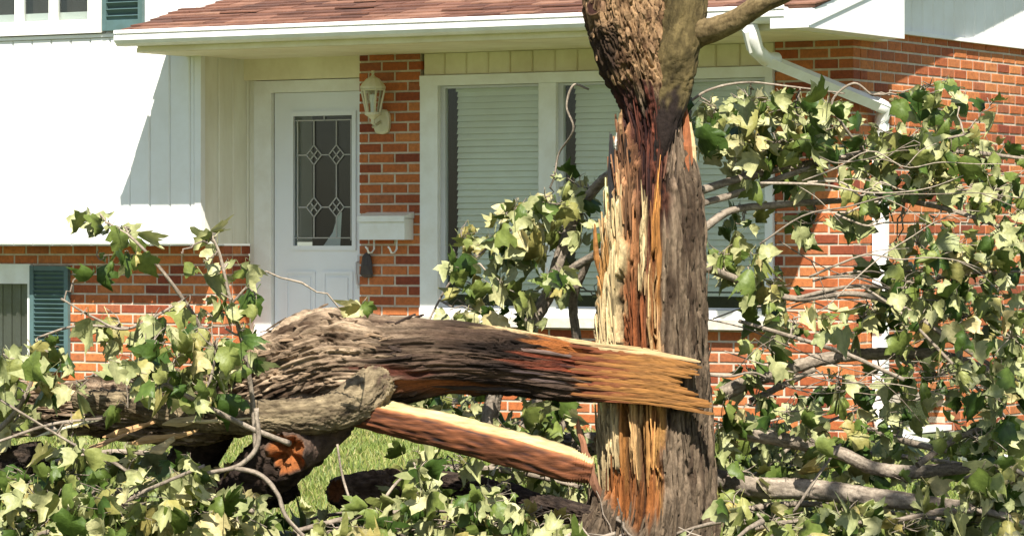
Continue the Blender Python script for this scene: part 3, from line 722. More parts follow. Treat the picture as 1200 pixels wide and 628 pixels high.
WC = WC * (1 + streak2 * .75 + streak * .3)[..., None]; hz_ = sstep(90, 120, Y) * sstep(265, 225, Y); hr = perlin(cyl(g, 6, 16, 61)); hr2 = perlin(cyl(g, 13, 38, 62))
WC = WC * (1 + hz_ * (hr * 1.3 + hr2 * .9))[..., None]
WC = np.clip(WC, .008, .85)
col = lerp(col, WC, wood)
flare = sstep(560, 650, Y) * (perlin(cyl(g, 1.3, .4, 77)) * .06 + perlin(cyl(g, 2.6, 1.0, 71)) * .03)
dn = lerp((dsp * 1.15)[..., None], (dsp2 * (1.0))[..., None], upper)[..., 0]
disp = dn * (1 - wood) + wood * ((-.024 + HO * 1.9) * sstep(95, 215, Y) + streak * .018 + streak2 * .012 + hz_ * (hr * .022 + hr2 * .012)) + flare + perlin(cyl(g, 1.0, 2.0, 55)) * .015 - sstep(14, 0, np.abs(Xw - xb)) * sstep(120, 150, Y) * sstep(590, 560, Y) * sstep(-.1, .2, front) * .012
V, Fc = limb_mesh(g, disp)
V[:, 2] = np.maximum(V[:, 2], -.06)
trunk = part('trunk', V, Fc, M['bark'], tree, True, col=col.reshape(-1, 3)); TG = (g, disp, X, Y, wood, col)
# right-hand stem and its limb
OL1, OL2 = (.05, .038, .014), (.145, .108, .044)
simple_limb('stem', [(772, 190, 6, DT - .12), (776, 165, 14, DT - .11), (780, 135, 21, DT - .08), (785, 100, 26, DT - .05), (792, 62, 27, DT - .05), (800, 20, 27, DT - .02), (806, -60, 26, DT + .05), (815, -200, 24, DT + .1), (840, -400, 18, DT + .2)], tree, OL1, OL2, amp=.075, kb=9, nl=170, na=60, c0=(.02, .013, .01), f0=.30)
simple_limb('limb', [(806, 50, 16, DT - .02), (818, 40, 16, DT - .05), (838, 34, 14.5, DT - .1), (862, 24, 12.5, DT - .15), (890, 6, 12, DT - .2), (930, -14, 11, DT - .25), (1000, -60, 10, DT - .3), (1090, -140, 8, DT - .4)], tree, (.10, .07, .03), (.24, .175, .085), amp=.05, kb=12, nl=110, na=32)
simple_limb('stub', [(712, 22, 14, DT - .05), (702, 12, 13, DT - .09), (696, 8, 11, DT - .12)], tree, (.14, .08, .05), (.3, .18, .1), nl=16, na=20, endcol=HEART)
# splinters standing off the torn side
def shard(name, parent, p0, p1, w0, w1, th, c, mat='wood', n=9, bend=.0, rough=.25, cend=None, side=None):
    """p0 base -> p1 tip, flat tapering sliver with a ragged tip"""
    p0 = np.array(p0, float); p1 = np.array(p1, float); t = p1 - p0; L = np.linalg.norm(t); t /= L
    nrm = -F if side is None else np.array(side, float); nrm = nrm - (nrm @ t) * t; nrm /= np.linalg.norm(nrm); e = np.cross(t, nrm)
    V = []; cl = []; k = 6; sd_ = random.uniform(0, 99)
    for i in range(n):
        f = i / (n - 1); w = w0 + (w1 - w0) * f; c_ = p0 + t * L * f + nrm * bend * math.sin(f * math.pi) + e * w0 * rough * perlin(np.array([[f * 5, sd_, 0]]))[0]
        tp_ = min(1.0, .12 + f * 3.2); w *= tp_; thk = th * (1 - .75 * f ** 3) * tp_
        for a_, b_ in ((-.5, -.3), (-.42, .25), (.05, .5), (.45, .3), (.5, -.3), (0, -.5)):
            jg = perlin(np.array([[a_ * 5, f * 9, sd_]]))[0]
            V.append(c_ + e * a_ * w * (1 + jg * rough * 1.5) + nrm * b_ * thk + t * (jg * L * .10 if i == n - 1 else 0))
            cl.append(np.array(c) * (1 + jg * .5) if cend is None else np.array(c) + (np.array(cend) - np.array(c)) * min(1, f * 1.2 + jg * .4))
    Fc = [(i * k + j, i * k + (j + 1) % k, (i + 1) * k + (j + 1) % k, (i + 1) * k + j) for i in range(n - 1) for j in range(k)] + [tuple(range(k - 1, -1, -1)), tuple((n - 1) * k + j for j in range(k))]
    return part(name, V, Fc, M[mat], parent, False, col=np.clip(np.array(cl), .01, .85))
TR = np.array([(r[1], r[0], r[2]) for r in rows]); TR = TR[np.argsort(TR[:, 0])]
def on_trunk(x, y, up=.0):
    cx, r = np.interp(y, TR[:, 0], TR[:, 1]), np.interp(y, TR[:, 0], TR[:, 2]); q = np.clip((x - cx) / r, -.97, .97)
    nrm = q * R - math.sqrt(1 - q * q) * F
    return at(x, y, DT - m_at(r * math.sqrt(1 - q * q), DT) + .016 - up), nrm
for (xa, ya, xb_, yb_, w0, w1, th, c, up) in [
    (712, 300, 714, 222, 9, 2, 6, CREAM, .006), (720, 262, 716, 158, 11, 3, 12, BLACKW, .004), (731, 262, 727, 166, 13, 4, 8, (.2, .095, .045), .010),
    (753, 330, 754, 238, 7, 2, 7, CREAM, .010), (772, 340, 771, 222, 8, 2, 8, ORANGE, .008), (706, 520, 703, 458, 9, 3, 6, CREAM, .004),
    (729, 560, 727, 465, 7, 2, 6, ORANGE, .006), (745, 540, 742, 462, 8, 3, 7, PALE, .008), (760, 570, 758, 460, 7, 2, 7, (.36, .18, .055), .008),
    (701, 320, 697, 262, 9, 3, 7, ORANGE, .012), (806, 215, 803, 122, 12, 6, 12, (.25, .085, .03), .014), (813, 205, 809, 145, 9, 3, 8, CREAM, .018), (727, 165, 728, 128, 9, 4, 7, (.32, .19, .09), .024), (722, 178, 723, 156, 4, 3, 4, (.75, .7, .6), .018)]:
    pa, na_ = on_trunk(xa, ya, up - .022); pb, nb_ = on_trunk(xb_, yb_, up)
    shard('splinter', tree, pa, pb, m_at(w0, DT), m_at(w1, DT), m_at(th, DT), c, bend=.003, side=na_ + nb_, n=12)
shard('splinter', tree, at(704, 590, DT - .12), at(676, 495, DT - .16), m_at(15, DT), m_at(5, DT), m_at(10, DT), (.16, .085, .05), cend=(.34, .15, .08))

# --- fallen trunk
fb = at(300, 560, 14.8); fb[2] = 0
fallen = thing('fallen_tree', fb, 'torn-off half of the maple lying across the yard, orange broken end against the standing trunk', 'fallen tree')
rows = [(778, 446, 20, 14.80), (764, 443, 26, 14.79), (738, 440, 31, 14.78), (690, 435, 35, 14.76), (600, 425, 38, 14.72), (520, 419, 43, 14.63), (450, 424, 54, 14.66), (395, 425, 65, 14.7), (340, 440, 58, 14.75), (285, 462, 48, 14.8), (200, 478, 38, 14.9), (110, 480, 30, 15.0), (20, 480, 27, 15.1), (-80, 478, 24, 15.2)]
g = limb_grid(rows, 760, 300); DF = 14.62
dsp, a = bark(g, 6.0, 3.0, .013, 5); dsp2, a2 = bark(g, 5.0, 4.6, .024, 23)
V0, _ = limb_mesh(g, dsp * 0); X, Y = px_of(V0, DF); X = X.reshape(dsp.shape); Y = Y.reshape(dsp.shape); front = np.cos(g[6])[None] * np.ones_like(X)
streak = perlin(cyl(g, 9, 1.6, 3)); streak2 = perlin(cyl(g, 20, 3.0, 13)); wob = perlin(cyl(g, 2.5, 6, 40))
Xw = X + streak * 40 + streak2 * 14; Yw = Y + wob * 4 + streak2 * 1.5
crotch = sstep(470, 410, Xw)
colD = lerp(np.array((.015, .009, .006)) * np.ones(X.shape + (3,)), np.array((.095, .06, .04)), np.clip(.4 + perlin(cyl(g, 4, 4, 8)) * 1.1, 0, 1))
colT = lerp(np.array((.075, .047, .028)) * np.ones(X.shape + (3,)), np.array((.44, .325, .215)), np.clip(.5 + perlin(cyl(g, 3.2, 6, 28)) * .6 + perlin(cyl(g, 9, 9, 29)) * .9, 0, 1))
col = lerp(colD, colT, np.maximum(crotch, .5 * sstep(560, 430, Xw) * sstep(425, 395, Yw)))
HO = np.zeros(X.shape); wood = np.zeros(X.shape)
def patch(x0, x1, y0, y1, c, ho=0.0, xs=14, ys=3):
    global col, HO, wood
    m = sstep(x0 - xs, x0 + xs, Xw) * sstep(x1 + xs, x1 - xs, Xw) * sstep(y0 - ys, y0 + ys, Yw) * sstep(y1 + ys, y1 - ys, Yw)
    col = lerp(col, np.clip(np.array(c) * (1 + streak * .5 + streak2 * .45)[..., None], .008, .85), m); HO = HO * (1 - m) + ho * m; wood = np.maximum(wood, m)
ytop = np.interp(X, [450, 540, 600, 700, 760, 830], [372, 378, 388, 401, 408, 424])
Yr = Yw; Yw = Y - ytop + wob * 3 + streak2 * 1.5
patch(640, 900, -20, 24, (.24, .08, .02), -.004); patch(560, 900, -20, 3.5, (.46, .33, .17), .004, ys=1.5)
patch(630, 765, 20, 42, RED, -.008); patch(690, 780, 26, 60, (.17, .035, .01), -.004); patch(650, 715, 30, 36, HEART, -.01)
patch(726, 950, 8, 90, (.29, .135, .036), .0); patch(740, 950, 16, 22, (.13, .05, .014), -.008, ys=2); patch(735, 900, 30, 36, (.34, .19, .065), .004, ys=2)
for k_ in range(11):
    cy_ = rng.uniform(4, 62); cx_ = rng.uniform(640, 800)
    patch(cx_, cx_ + rng.uniform(30, 120), cy_, cy_ + rng.uniform(.6, 2.0), [(.06, .02, .008), (.12, .04, .012), (.36, .2, .07)][k_ % 3], -.010 if k_ % 3 < 2 else .004, 12, .9)
patch(790, 950, 2, 60, (.33, .175, .06), .0); patch(445, 575, 68, 84, (.15, .055, .022), -.012, ys=4); patch(420, 500, 56, 66, (.08, .024, .014), -.012, ys=4); patch(590, 640, 30, 38, (.11, .03, .014), -.004)
wood *= sstep(-.7, -.4, front)
disp = lerp(dsp[..., None], dsp2[..., None], crotch)[..., 0] * (1 - wood) + wood * (-.006 + HO * .55 + streak * .004 + streak2 * .002) + perlin(cyl(g, 1.0, 2.6, 66)) * .022 * (1 - sstep(700, 760, X))
tip = sstep(700, 829, X)
su = (Y - np.interp(X, [700, 829], [436, 452])) / 33
tear = np.interp(su, [-1.1, -.7, -.45, -.2, .0, .15, .4, .7, 1.1], [.075, .08, .065, .09, .10, .06, .02, .0, .0])      # metres missing from the end, top to bottom
ax = (tear + np.abs(perlin(cyl(g, 7, .01, 93))) * .04 + np.abs(perlin(cyl(g, 18, .01, 95))) * .035) * sstep(735, 775, X)
# the torn tip thins to a wedge: flatten its far side
depthflat = tip * .45 * np.clip(-front, 0, 1) * g[4][:, None]
V, Fc = limb_mesh(g, disp, ax); n0 = len(V)
fl = sstep(540, 700, X); tgt = np.sign(front) * np.abs(front) ** .35 * .30 * g[4][:, None] + disp * front
flat = (fl * (front * (g[4][:, None] + disp) - tgt))[..., None] * g[1][:, None]; V = V.copy(); V[:n0] -= flat.reshape(-1, 3)
V, Fc = close_end(V, Fc, g, 0, .03)
colf = np.vstack([col.reshape(-1, 3), np.tile(np.array((.24, .11, .03)), (len(V) - n0, 1))])
ftr = part('trunk', V, Fc, M['barkx'], fallen, True, col=colf); FG = (g, disp, X, Y, flat, wood, col)
FR = np.array([(r[0], r[1], r[2], r[3]) for r in rows])[::-1]
def on_fallen(x, y, up=0.0):
    cy, r, d = (np.interp(x, FR[:, 0], FR[:, k]) for k in (1, 2, 3)); q = np.clip((y - cy) / r, -.97, .97)
    return at(x, y, d - m_at(r * math.sqrt(1 - q * q), d) * (1 - .72 * float(sstep(520, 680, np.array(x)))) + .010 - up), -q * U - math.sqrt(1 - q * q) * F
for (xa, ya, xb_, yb_, w0, w1, th, c) in [(690, 464, 768, 473, 5, 2, 5, (.05, .022, .016)), (600, 442, 700, 453, 6, 2, 4, (.09, .06, .05)), (590, 406, 690, 421, 6, 3, 6, (.12, .08, .065)), (500, 452, 640, 459, 6, 3, 6, (.03, .02, .016)), (700, 403, 775, 411, 5, 1, 4, (.42, .3, .14)), (640, 394, 705, 403, 4, 1, 4, (.42, .3, .15)), (500, 408, 640, 424, 6, 3, 5, (.10, .07, .055)), (470, 398, 560, 404, 7, 3, 6, (.14, .10, .075)), (540, 430, 660, 440, 6, 3, 5, (.05, .033, .03))]:
    pa, na_ = on_fallen(xa, ya); pb, nb_ = on_fallen(xb_, yb_)
    shard('splinter', fallen, pa, pb, m_at(w0, 14.6), m_at(w1, 14.6), m_at(th, 14.6), c, mat='woodx', side=na_ + nb_, n=14)
# the torn end: a straight slab of long fibres, each row broken off at its own length
b = MB(); cc = []; NR = 26; NSG = 26
for k_ in range(NR):
    v = (k_ + .5) / NR; xe = np.interp(v, [0, .12, .28, .42, .52, .64, .8, .92, 1], [812, 820, 817, 800, 793, 813, 832, 838, 836]) + rng.normal() * 3 - (10 if rng.random() < .15 else 0)
    xs = 625 + rng.uniform(-25, 45) + 30 * abs(v - .4); off = rng.normal() * .0009 - .010 * math.sin(v * math.pi); thk = .045; hw = .60 / NR * (1 + rng.uniform(0, .3)); n0_ = len(b.V); ph_ = rng.uniform(0, 9)
    for q_ in range(NSG):
        f_ = q_ / (NSG - 1); x = xs + (xe - xs) * f_
        yt = np.interp(x, [600, 690, 760, 832], [389.5, 402, 410, 423]); yb_ = np.interp(x, [600, 690, 760, 832], [461, 469, 474, 485]); yc_ = yt + (yb_ - yt) * v + math.sin(f_ * 5 + ph_) * .8
        hh = (yb_ - yt) * hw * (1 - max(0, (f_ - .95) / .05) ** 1.5 * .5) * (1 + rng.normal() * .06)
        sink = .05 * max(0, 1 - f_ / .22) ** 1.3; dF = 14.712 + .030 * sstep(690, 620, np.array(x)) + off + sink + rng.normal() * .0008 + .02 * max(0, (f_ - .88) / .12) ** 2
        w_ = float(sstep(672, 745, np.array(x + 34 * math.sin(k_ * 1.7) + rng.normal() * 5))); red = np.array((.15, .04, .013)) if k_ % 4 else np.array((.06, .022, .012))
        base = red * (1 - w_) + np.array((.245, .108, .026)) * w_ * (.86 + .28 * ((k_ * 37) % 11) / 11)
        if v < .07: base = np.array((.45, .32, .16))
        for (dy, dd_) in ((-hh, .0006), (0, 0), (hh, .0006), (hh, thk), (-hh, thk)):
            b.V.append(tuple(at(x, yc_ + dy, dF + dd_))); cc.append(np.clip(base * (1 + rng.normal() * .10), .008, .8))
    for q_ in range(NSG - 1):
        for j in range(5): b.F.append((n0_ + q_ * 5 + j, n0_ + q_ * 5 + (j + 1) % 5, n0_ + (q_ + 1) * 5 + (j + 1) % 5, n0_ + (q_ + 1) * 5 + j))
    b.F.append(tuple(n0_ + (NSG - 1) * 5 + j for j in range(5)))
part('split_end', b.V, b.F, M['woodx'], fallen, False, col=np.array(cc), label='flat orange torn end with long broken fibres')
# smooth side limb curving off the crotch
simple_limb('side_limb', [(456, 428, 14, 14.62), (442, 446, 24, 14.53), (420, 468, 26, 14.44), (380, 485, 22, 14.38), (320, 489, 21, 14.32), (260, 487, 20, 14.32), (205, 484, 19, 14.34), (150, 474, 16, 14.4), (90, 468, 12, 14.5)], fallen, (.085, .062, .036), (.30, .235, .14), amp=.075, kb=26, ka=4.5, nl=320, na=110, mat='barkx', lump=.05, c0=(.10, .06, .045), f0=.12)
simple_limb('lower_limb', [(395, 470, 36, 14.72), (345, 520, 36, 14.76), (300, 560, 33, 14.82), (255, 600, 28, 14.9), (215, 640, 24, 15.0)], fallen, (.02, .013, .01), (.075, .05, .036), amp=.1, nl=90, na=48, mat='barkx')
simple_limb('torn_stub', [(392, 492, 24, 14.62), (368, 512, 26, 14.52), (346, 526, 26, 14.40), (336, 531, 25, 14.27)], fallen, (.06, .036, .025), (.15, .1, .07), amp=.07, nl=40, na=40, mat='barkx', endcol=(.30, .10, .028), jag=.11)
simple_limb('lower_limb', [(265, 470, 30, 14.9), (235, 520, 30, 14.95), (215, 580, 28, 15.0), (205, 640, 26, 15.0)], fallen, (.018, .012, .009), (.06, .04, .03), amp=.1, nl=70, na=40, mat='barkx')

# --- second split piece: quarter log with cream face
sp = thing('split_limb', at(560, 560, 14.8) * np.array([1, 1, 0]), 'split quarter log with a cream top face and red inner bark under the fallen trunk', 'split log')
nS, V, cl, Fc = 220, [], [], []
A0 = at(395, 477, 14.5); A1 = at(693, 553, 14.22); kk = 44; tt = (A1 - A0) / np.linalg.norm(A1 - A0)
nz = np.cross(tt, F); nz = nz / np.linalg.norm(nz) * (1 if np.cross(tt, F)[2] > 0 else -1)
for i in range(nS):
    f = i / (nS - 1); c = A0 + (A1 - A0) * f + nz * .012 * math.sin(f * 3.1)
    wv = m_at(17 + 4 * math.sin(f * 2.6), 14.8) * (1 - .35 * max(0, (f - .9) / .1) * abs(math.sin(f * 300)))
    for j in range(kk):
        if j < 9:                                   # flat torn face, tilted towards the street
            u = j / 8; p = c + nz * (wv * (.55 + .46 * u)) + F * (wv * (-.9 + 2.0 * u)); n_ = perlin(np.array([[f * 7, u * 14, 3.3]]))[0]
            p = p + nz * (n_ * .008 + perlin(np.array([[f * 30, u * 5, 8.]]))[0] * .004); cc = np.array((.50, .405, .19)) * (1 + n_ * .3) if u > .08 else np.array((.28, .12, .04))
        else:
            t = math.pi * ((j - 9) / (kk - 9)) ; ph_ = -.75 * math.pi / 2 - t * .9
            p = c + F * wv * 1.05 * math.copysign(abs(math.cos(math.pi * (j - 8.5) / (kk - 8.5))) ** .45, math.cos(math.pi * (j - 8.5) / (kk - 8.5))) + nz * (wv * (.47 - 1.42 * math.sin(math.pi * (j - 8.5) / (kk - 8.5)) ** 1.3))
            n_ = perlin(np.array([[f * 7, j * .9, 9.1]]))[0]; n2 = perlin(np.array([[f * 16 + j * .3, j * 1.9, 1.1]]))[0]
            nd = (p - c) / np.linalg.norm(p - c); p = p + nd * (n_ * .007 + n2 * .005)
            fr_ = sstep(.3, .75, np.array((j - 9) / (kk - 9)))
            cc = np.array((.03, .018, .013)) * (1 - fr_) + np.array((.125, .042, .016)) * (1 + n2 * 1.2 + n_ * .8) * fr_
        V.append(p); cl.append(np.clip(cc, .01, .85))
for i in range(nS - 1):
    for j in range(kk): Fc.append((i * kk + j, (i + 1) * kk + j, (i + 1) * kk + (j + 1) % kk, i * kk + (j + 1) % kk))
Fc += [tuple(range(kk)), tuple((nS - 1) * kk + j for j in range(kk - 1, -1, -1))]
part('log', V, Fc, M['woodx'], sp, True, col=np.array(cl))


# loose plates of bark standing off the limbs
def flakes(parent, g, disp, X, Y, n, wfun, cfun, L=(.03, .08), Wd=(.010, .024), lift=.012, mat='barkx', name='bark_flakes', twist=.25, flat=None, cg=None, up_only=False):
    c, e1, e2, T, r, s_, ph = g; nl, na = len(s_), len(ph); w = wfun(X, Y) * np.clip(np.cos(ph)[None] + .35, 0, 1)
    pr = (w / w.sum()).ravel(); idx = rng.choice(nl * na, n, p=pr); V = []; Fc = []; cl = []
    for q in idx:
        i, j = divmod(int(q), na); nr = math.cos(ph[j]) * e1[i] + math.sin(ph[j]) * e2[i]
        p = c[i] + (r[i] + disp[i, j]) * nr
        if flat is not None: p = p - flat[i, j]
        d = (1 if up_only or rng.random() < .5 else -1) * T[i] + np.cross(nr, T[i]) * rng.normal() * twist; d /= np.linalg.norm(d); e = np.cross(nr, d)
        l = rng.uniform(*L); ww = rng.uniform(*Wd); lf = lift * rng.uniform(.2, 1.3); th = rng.uniform(.003, .007); b0 = len(V); sk = rng.normal(size=6) * .25
        for (f, hgt, wd) in ((-.5, -.006, .7), (.1, .003 + lf * .25, 1.0), (.5, lf, .55)):
            for sd_ in (-1, 1):
                for up in (0, 1):
                    V.append(p + d * l * (f + sk[0] * .2 * sd_ * (f > 0)) + e * sd_ * ww * wd * .5 * (1 + sk[1]) + nr * (hgt + up * th))
        cl += [(cfun(X[i, j], Y[i, j]) if cg is None else cg[i, j]) * rng.uniform(.55, 1.45)] * 12
        for a in (0, 4):
            q_ = b0 + a; Fc += [(q_ + 1, q_ + 5, q_ + 7, q_ + 3), (q_, q_ + 2, q_ + 6, q_ + 4), (q_, q_ + 4, q_ + 5, q_ + 1), (q_ + 2, q_ + 3, q_ + 7, q_ + 6)]
        Fc.append((b0 + 8, b0 + 10, b0 + 11, b0 + 9))
    return part(name, V, Fc, M[mat], parent, False, col=np.clip(np.array(cl), .01, .8), kind='stuff')
flakes(ftr, FG[0], FG[1], FG[2], FG[3], 260, lambda x, y: sstep(520, 430, x) + .06 * sstep(640, 560, x), lambda x, y: np.array((.19, .13, .08)) if x < 455 else np.array((.055, .037, .028)), L=(.02, .10), Wd=(.004, .014), lift=.010, twist=.35, flat=FG[4])
flakes(trunk, TG[0], TG[1], TG[2], TG[3], 70, lambda x, y: sstep(118, 85, y) * sstep(-60, -20, y), lambda x, y: np.array((.22, .135, .07)), L=(.018, .05), Wd=(.010, .02), lift=.008, mat='bark')
flakes(trunk, TG[0], TG[1], TG[2], TG[3], 260, lambda x, y: sstep(250, 330, y) * (1 - TG[4]), lambda x, y: np.array((.13, .094, .06)), L=(.04, .14), Wd=(.006, .014), lift=.005, mat='bark', twist=.08)
flakes(trunk, TG[0], TG[1], TG[2], TG[3], 420, lambda x, y: TG[4] ** 3 * sstep(120, 150, y), None, L=(.05, .24), Wd=(.0025, .008), lift=.016, mat='wood', name='wood_fibres', twist=.05, cg=TG[5], up_only=True)
flakes(ftr, FG[0], FG[1], FG[2], FG[3], 36, lambda x, y: FG[5] ** 3 * sstep(600, 660, x) * sstep(815, 780, x), None, L=(.05, .14), Wd=(.003, .009), lift=.004, mat='woodx', name='wood_fibres', twist=.04, flat=FG[4], cg=FG[6])

# logs and debris on the ground
def log(label, pxr, c1, c2, endcol, amp=.2, **kw):
    x, y, r, d = pxr[len(pxr) // 2]; b = at(x, y, d); b[2] = 0
    t = thing('broken_log', b, label, 'log', 'broken logs under the fallen tree')
    simple_limb('log', pxr, t, c1, c2, amp=amp, ka=3.4, nl=180, na=90, mat='barkx', endcol=endcol, **kw); return t
log('short bark-covered log lying on the lawn below the split quarter log', [(482, 572, 15, 15.3), (462, 574, 22, 15.3), (430, 577, 24, 15.25), (404, 576, 20, 15.2), (394, 575, 15, 15.15)], (.07, .042, .027), (.22, .15, .10), (.25, .09, .03), kb=8)
log('long dark log leaning down to the trunk base', [(700, 606, 12, 14.9), (650, 598, 15, 15.0), (590, 582, 16, 15.2), (540, 570, 14, 15.3), (490, 562, 11, 15.4)], (.018, .012, .009), (.075, .052, .038), (.1, .05, .02), kb=8)
log('dark limb lying below the torn stub', [(345, 560, 20, 15.0), (300, 575, 24, 15.0), (240, 588, 24, 15.05), (170, 596, 20, 15.1)], (.014, .01, .008), (.06, .042, .03), (.03, .015, .01), kb=8)  # near-black bark colour along the whole limb
log('dark log end at the left edge above the leaf heap', [(-30, 548, 22, 14.5), (10, 545, 22, 14.45), (50, 536, 19, 14.4)], (.02, .015, .011), (.08, .056, .04), (.02, .015, .012), kb=8)
log('pale grey log behind the split quarter log', [(700, 520, 12, 15.9), (660, 522, 15, 16.0), (620, 522, 15, 16.1), (590, 518, 12, 16.2)], (.14, .11, .085), (.36, .30, .23), (.3, .2, .1), kb=8)
for (xa, ya, xb_, yb_, w0, w1, th, d_, c) in [(190, 498, 262, 486, 15, 5, 8, 14.25, CREAM), (150, 520, 232, 505, 12, 4, 8, 14.2, PALE), (120, 512, 190, 492, 10, 4, 7, 14.3, (.55, .33, .15)), (175, 530, 205, 515, 16, 6, 8, 14.15, CREAM), (60, 458, 130, 470, 12, 4, 8, 14.7, CREAM), (30, 452, 80, 462, 16, 6, 10, 14.7, (.5, .3, .13)), (215, 495, 300, 490, 6, 2, 5, 14.2, (.6, .5, .3)), (95, 530, 150, 508, 9, 3, 6, 14.2, (.4, .25, .13)), (40, 512, 118, 490, 6, 2, 5, 14.1, (.45, .42, .28)), (200, 470, 240, 488, 10, 3, 7, 14.3, (.45, .22, .08))]:
    shard('splinter', fallen, at(xa, ya, d_), at(xb_, yb_, d_ + .02), m_at(w0, d_), m_at(w1, d_), m_at(th, d_), c, mat='woodx')
b = MB(); cc = []
for i in range(900):
    x, y = (rng.normal(700, 45), rng.normal(14.75, .22)) if i < 600 else (rng.uniform(0, 1200), rng.uniform(13.8, 16))
    p = at(x, 600, y); p[2] = float(ground_z(p[0], p[1])) + rng.uniform(.004, .05 if i < 600 else .02)
    d = unit3(rng.normal(size=3) * [1, 1, .45]); L = rng.uniform(.02, .07); b.bar(p - d * L / 2, p + d * L / 2, rng.uniform(.008, .022), rng.uniform(.003, .009), up=tuple(unit3(rng.normal(size=3))))
    cc += [np.array([(.24, .12, .075), (.34, .21, .13), (.10, .07, .05), (.5, .36, .2)][rng.integers(4)]) * rng.uniform(.6, 1.2)] * 8
ch = part('wood_chips', b.V, b.F, M['woodx'], None, False, col=np.array(cc), kind='stuff'); ch['label'] = 'brown bark and wood chips scattered round the trunk base'; ch['category'] = 'wood chips'

# grass
def fast_mesh(name, V, T, mat, rnd):
    me = bpy.data.meshes.new(name); me.vertices.add(len(V)); me.vertices.foreach_set('co', V.astype(np.float32).ravel())
    me.loops.add(T.size); me.loops.foreach_set('vertex_index', T.astype(np.int32).ravel()); me.polygons.add(len(T)); me.polygons.foreach_set('loop_start', np.arange(0, T.size, 3, dtype=np.int32))
    a = me.attributes.new('rnd', 'FLOAT', 'POINT'); a.data.foreach_set('value', rnd.astype(np.float32)); me.update(calc_edges=True); me.validate(); me.materials.append(mat)
    o = bpy.data.objects.new(name, me); COL.objects.link(o); return o
nG = 170000; dG = np.sqrt(rng.uniform(12.4 ** 2, 24.2 ** 2, nG)); lat = rng.uniform(-90, 1290, nG)
Pg = CAM[None] + dG[:, None] * (F[None] + ((lat - 600) / FPX)[:, None] * R[None]); keep = (Pg[:, 1] < -.25); Pg = Pg[keep]; nG = len(Pg)
Pg[:, 2] = ground_z(Pg[:, 0], Pg[:, 1]); hg = rng.uniform(.02, .055, nG) * (1 + .5 * perlin(Pg * 1.7)); az = rng.uniform(0, 2 * math.pi, nG); ln = rng.normal(0, .45, (nG, 2))
e = np.c_[np.cos(az), np.sin(az), 0 * az]; wd = rng.uniform(.0018, .004, nG)[:, None]
top = Pg + np.c_[ln * hg[:, None], hg]; midp = Pg + np.c_[ln * hg[:, None] * .3, hg * .55]
Vg = np.stack([Pg - e * wd, Pg + e * wd, midp - e * wd * .8, midp + e * wd * .8, top], 1).reshape(-1, 3)
i5 = np.arange(nG)[:, None] * 5; Tg = np.stack([i5 + [0, 1, 3], i5 + [0, 3, 2], i5 + [2, 3, 4]], 1).reshape(-1, 3)
gr = fast_mesh('grass', Vg, Tg, M['grass'], np.repeat(np.clip(rng.normal(.45, .2, nG) + .35 * perlin(Pg * 1.1 + 5), 0, .99), 5)); gr['kind'] = 'stuff'; gr['label'] = 'mown green lawn grass in front of the house'; gr['category'] = 'grass'

# ------------------------------------------------------------------ foliage
def leaf_variant(seed):
    rr = random.Random(seed)
    half = [(.0, .0), (.10, -.07), (.24, -.10), (.44, -.06), (.41, .07), (.47, .15), (.57, .22), (.68, .44), (.58, .45), (.48, .52), (.37, .48), (.35, .62), (.26, .70), (.14, .80), (.0, 1.02)]
    jit = lambda: rr.uniform(-.055, .055)
    right = [(x + jit() * (x > 0), y + jit() * (0 < y < 1)) for x, y in half]; left = [(-x + jit() * (x > 0), y + jit() * (0 < y < 1)) for x, y in half][1:-1]
    mid = [(0, .22), (0, .45), (0, .7)]
    V2 = right + left + mid; nr = len(right); nl = len(left)
    R_ = list(range(nr)); L_ = [0] + list(range(nr, nr + nl)) + [nr - 1]; m0, m1, m2 = nr + nl, nr + nl + 1, nr + nl + 2
    Fc = []
    def side(I, flip):
        # fan strips from midrib to the outline
        seq = [(0, 1, m0), (1, 2, m0), (2, 3, 4), (2, 4, m0), (4, 5, m0), (5, 6, 8), (6, 7, 8), (5, 8, 9), (5, 9, 10), (5, 10, m0), (10, m1, m0), (10, 11, m1), (11, 12, m1), (12, m2, m1), (12, 13, m2), (13, 14, m2)]
        for t in seq:
            q = tuple(v if v >= m0 else I[v] for v in t); Fc.append(q[::-1] if flip else q)
    side(R_, False); side(L_, True)
    fold = rr.uniform(0, 1.7); curl = rr.uniform(-.2, 1.3); cup = rr.uniform(-.4, .8); tw = rr.uniform(-1, 1); wr = rr.uniform(.03, .12); sd_ = rr.uniform(0, 90)
    V = []
    for x, y in V2:
        r = math.hypot(x, y - .3); z = -abs(x) * fold - curl * y * y * .6 - cup * r * r + tw * x * y + wr * math.sin(9 * x + sd_) * math.cos(7 * y + sd_) + rr.gauss(0, .035)
        xs = x * (1 - .40 * max(0, fold)); V.append((xs, y + .35 - .12 * max(0, curl) * y, z))
    n = len(V)                                            # petiole from the twig to the blade
    V += [(-.012, 0, .05), (.012, 0, .05), (.010, .35, 0), (-.010, .35, 0)]; Fc.append((n, n + 1, n + 2, n + 3))
    return V, Fc
NLV = 36; LV = [leaf_variant(i) for i in range(NLV)]; LM = []
for V, Fc in LV:
    me = mesh('leaf', V, Fc, True); me.materials.append(M['leaf']); LM.append(me)
def unit(v): v = np.asarray(v, float); return v / np.linalg.norm(v)
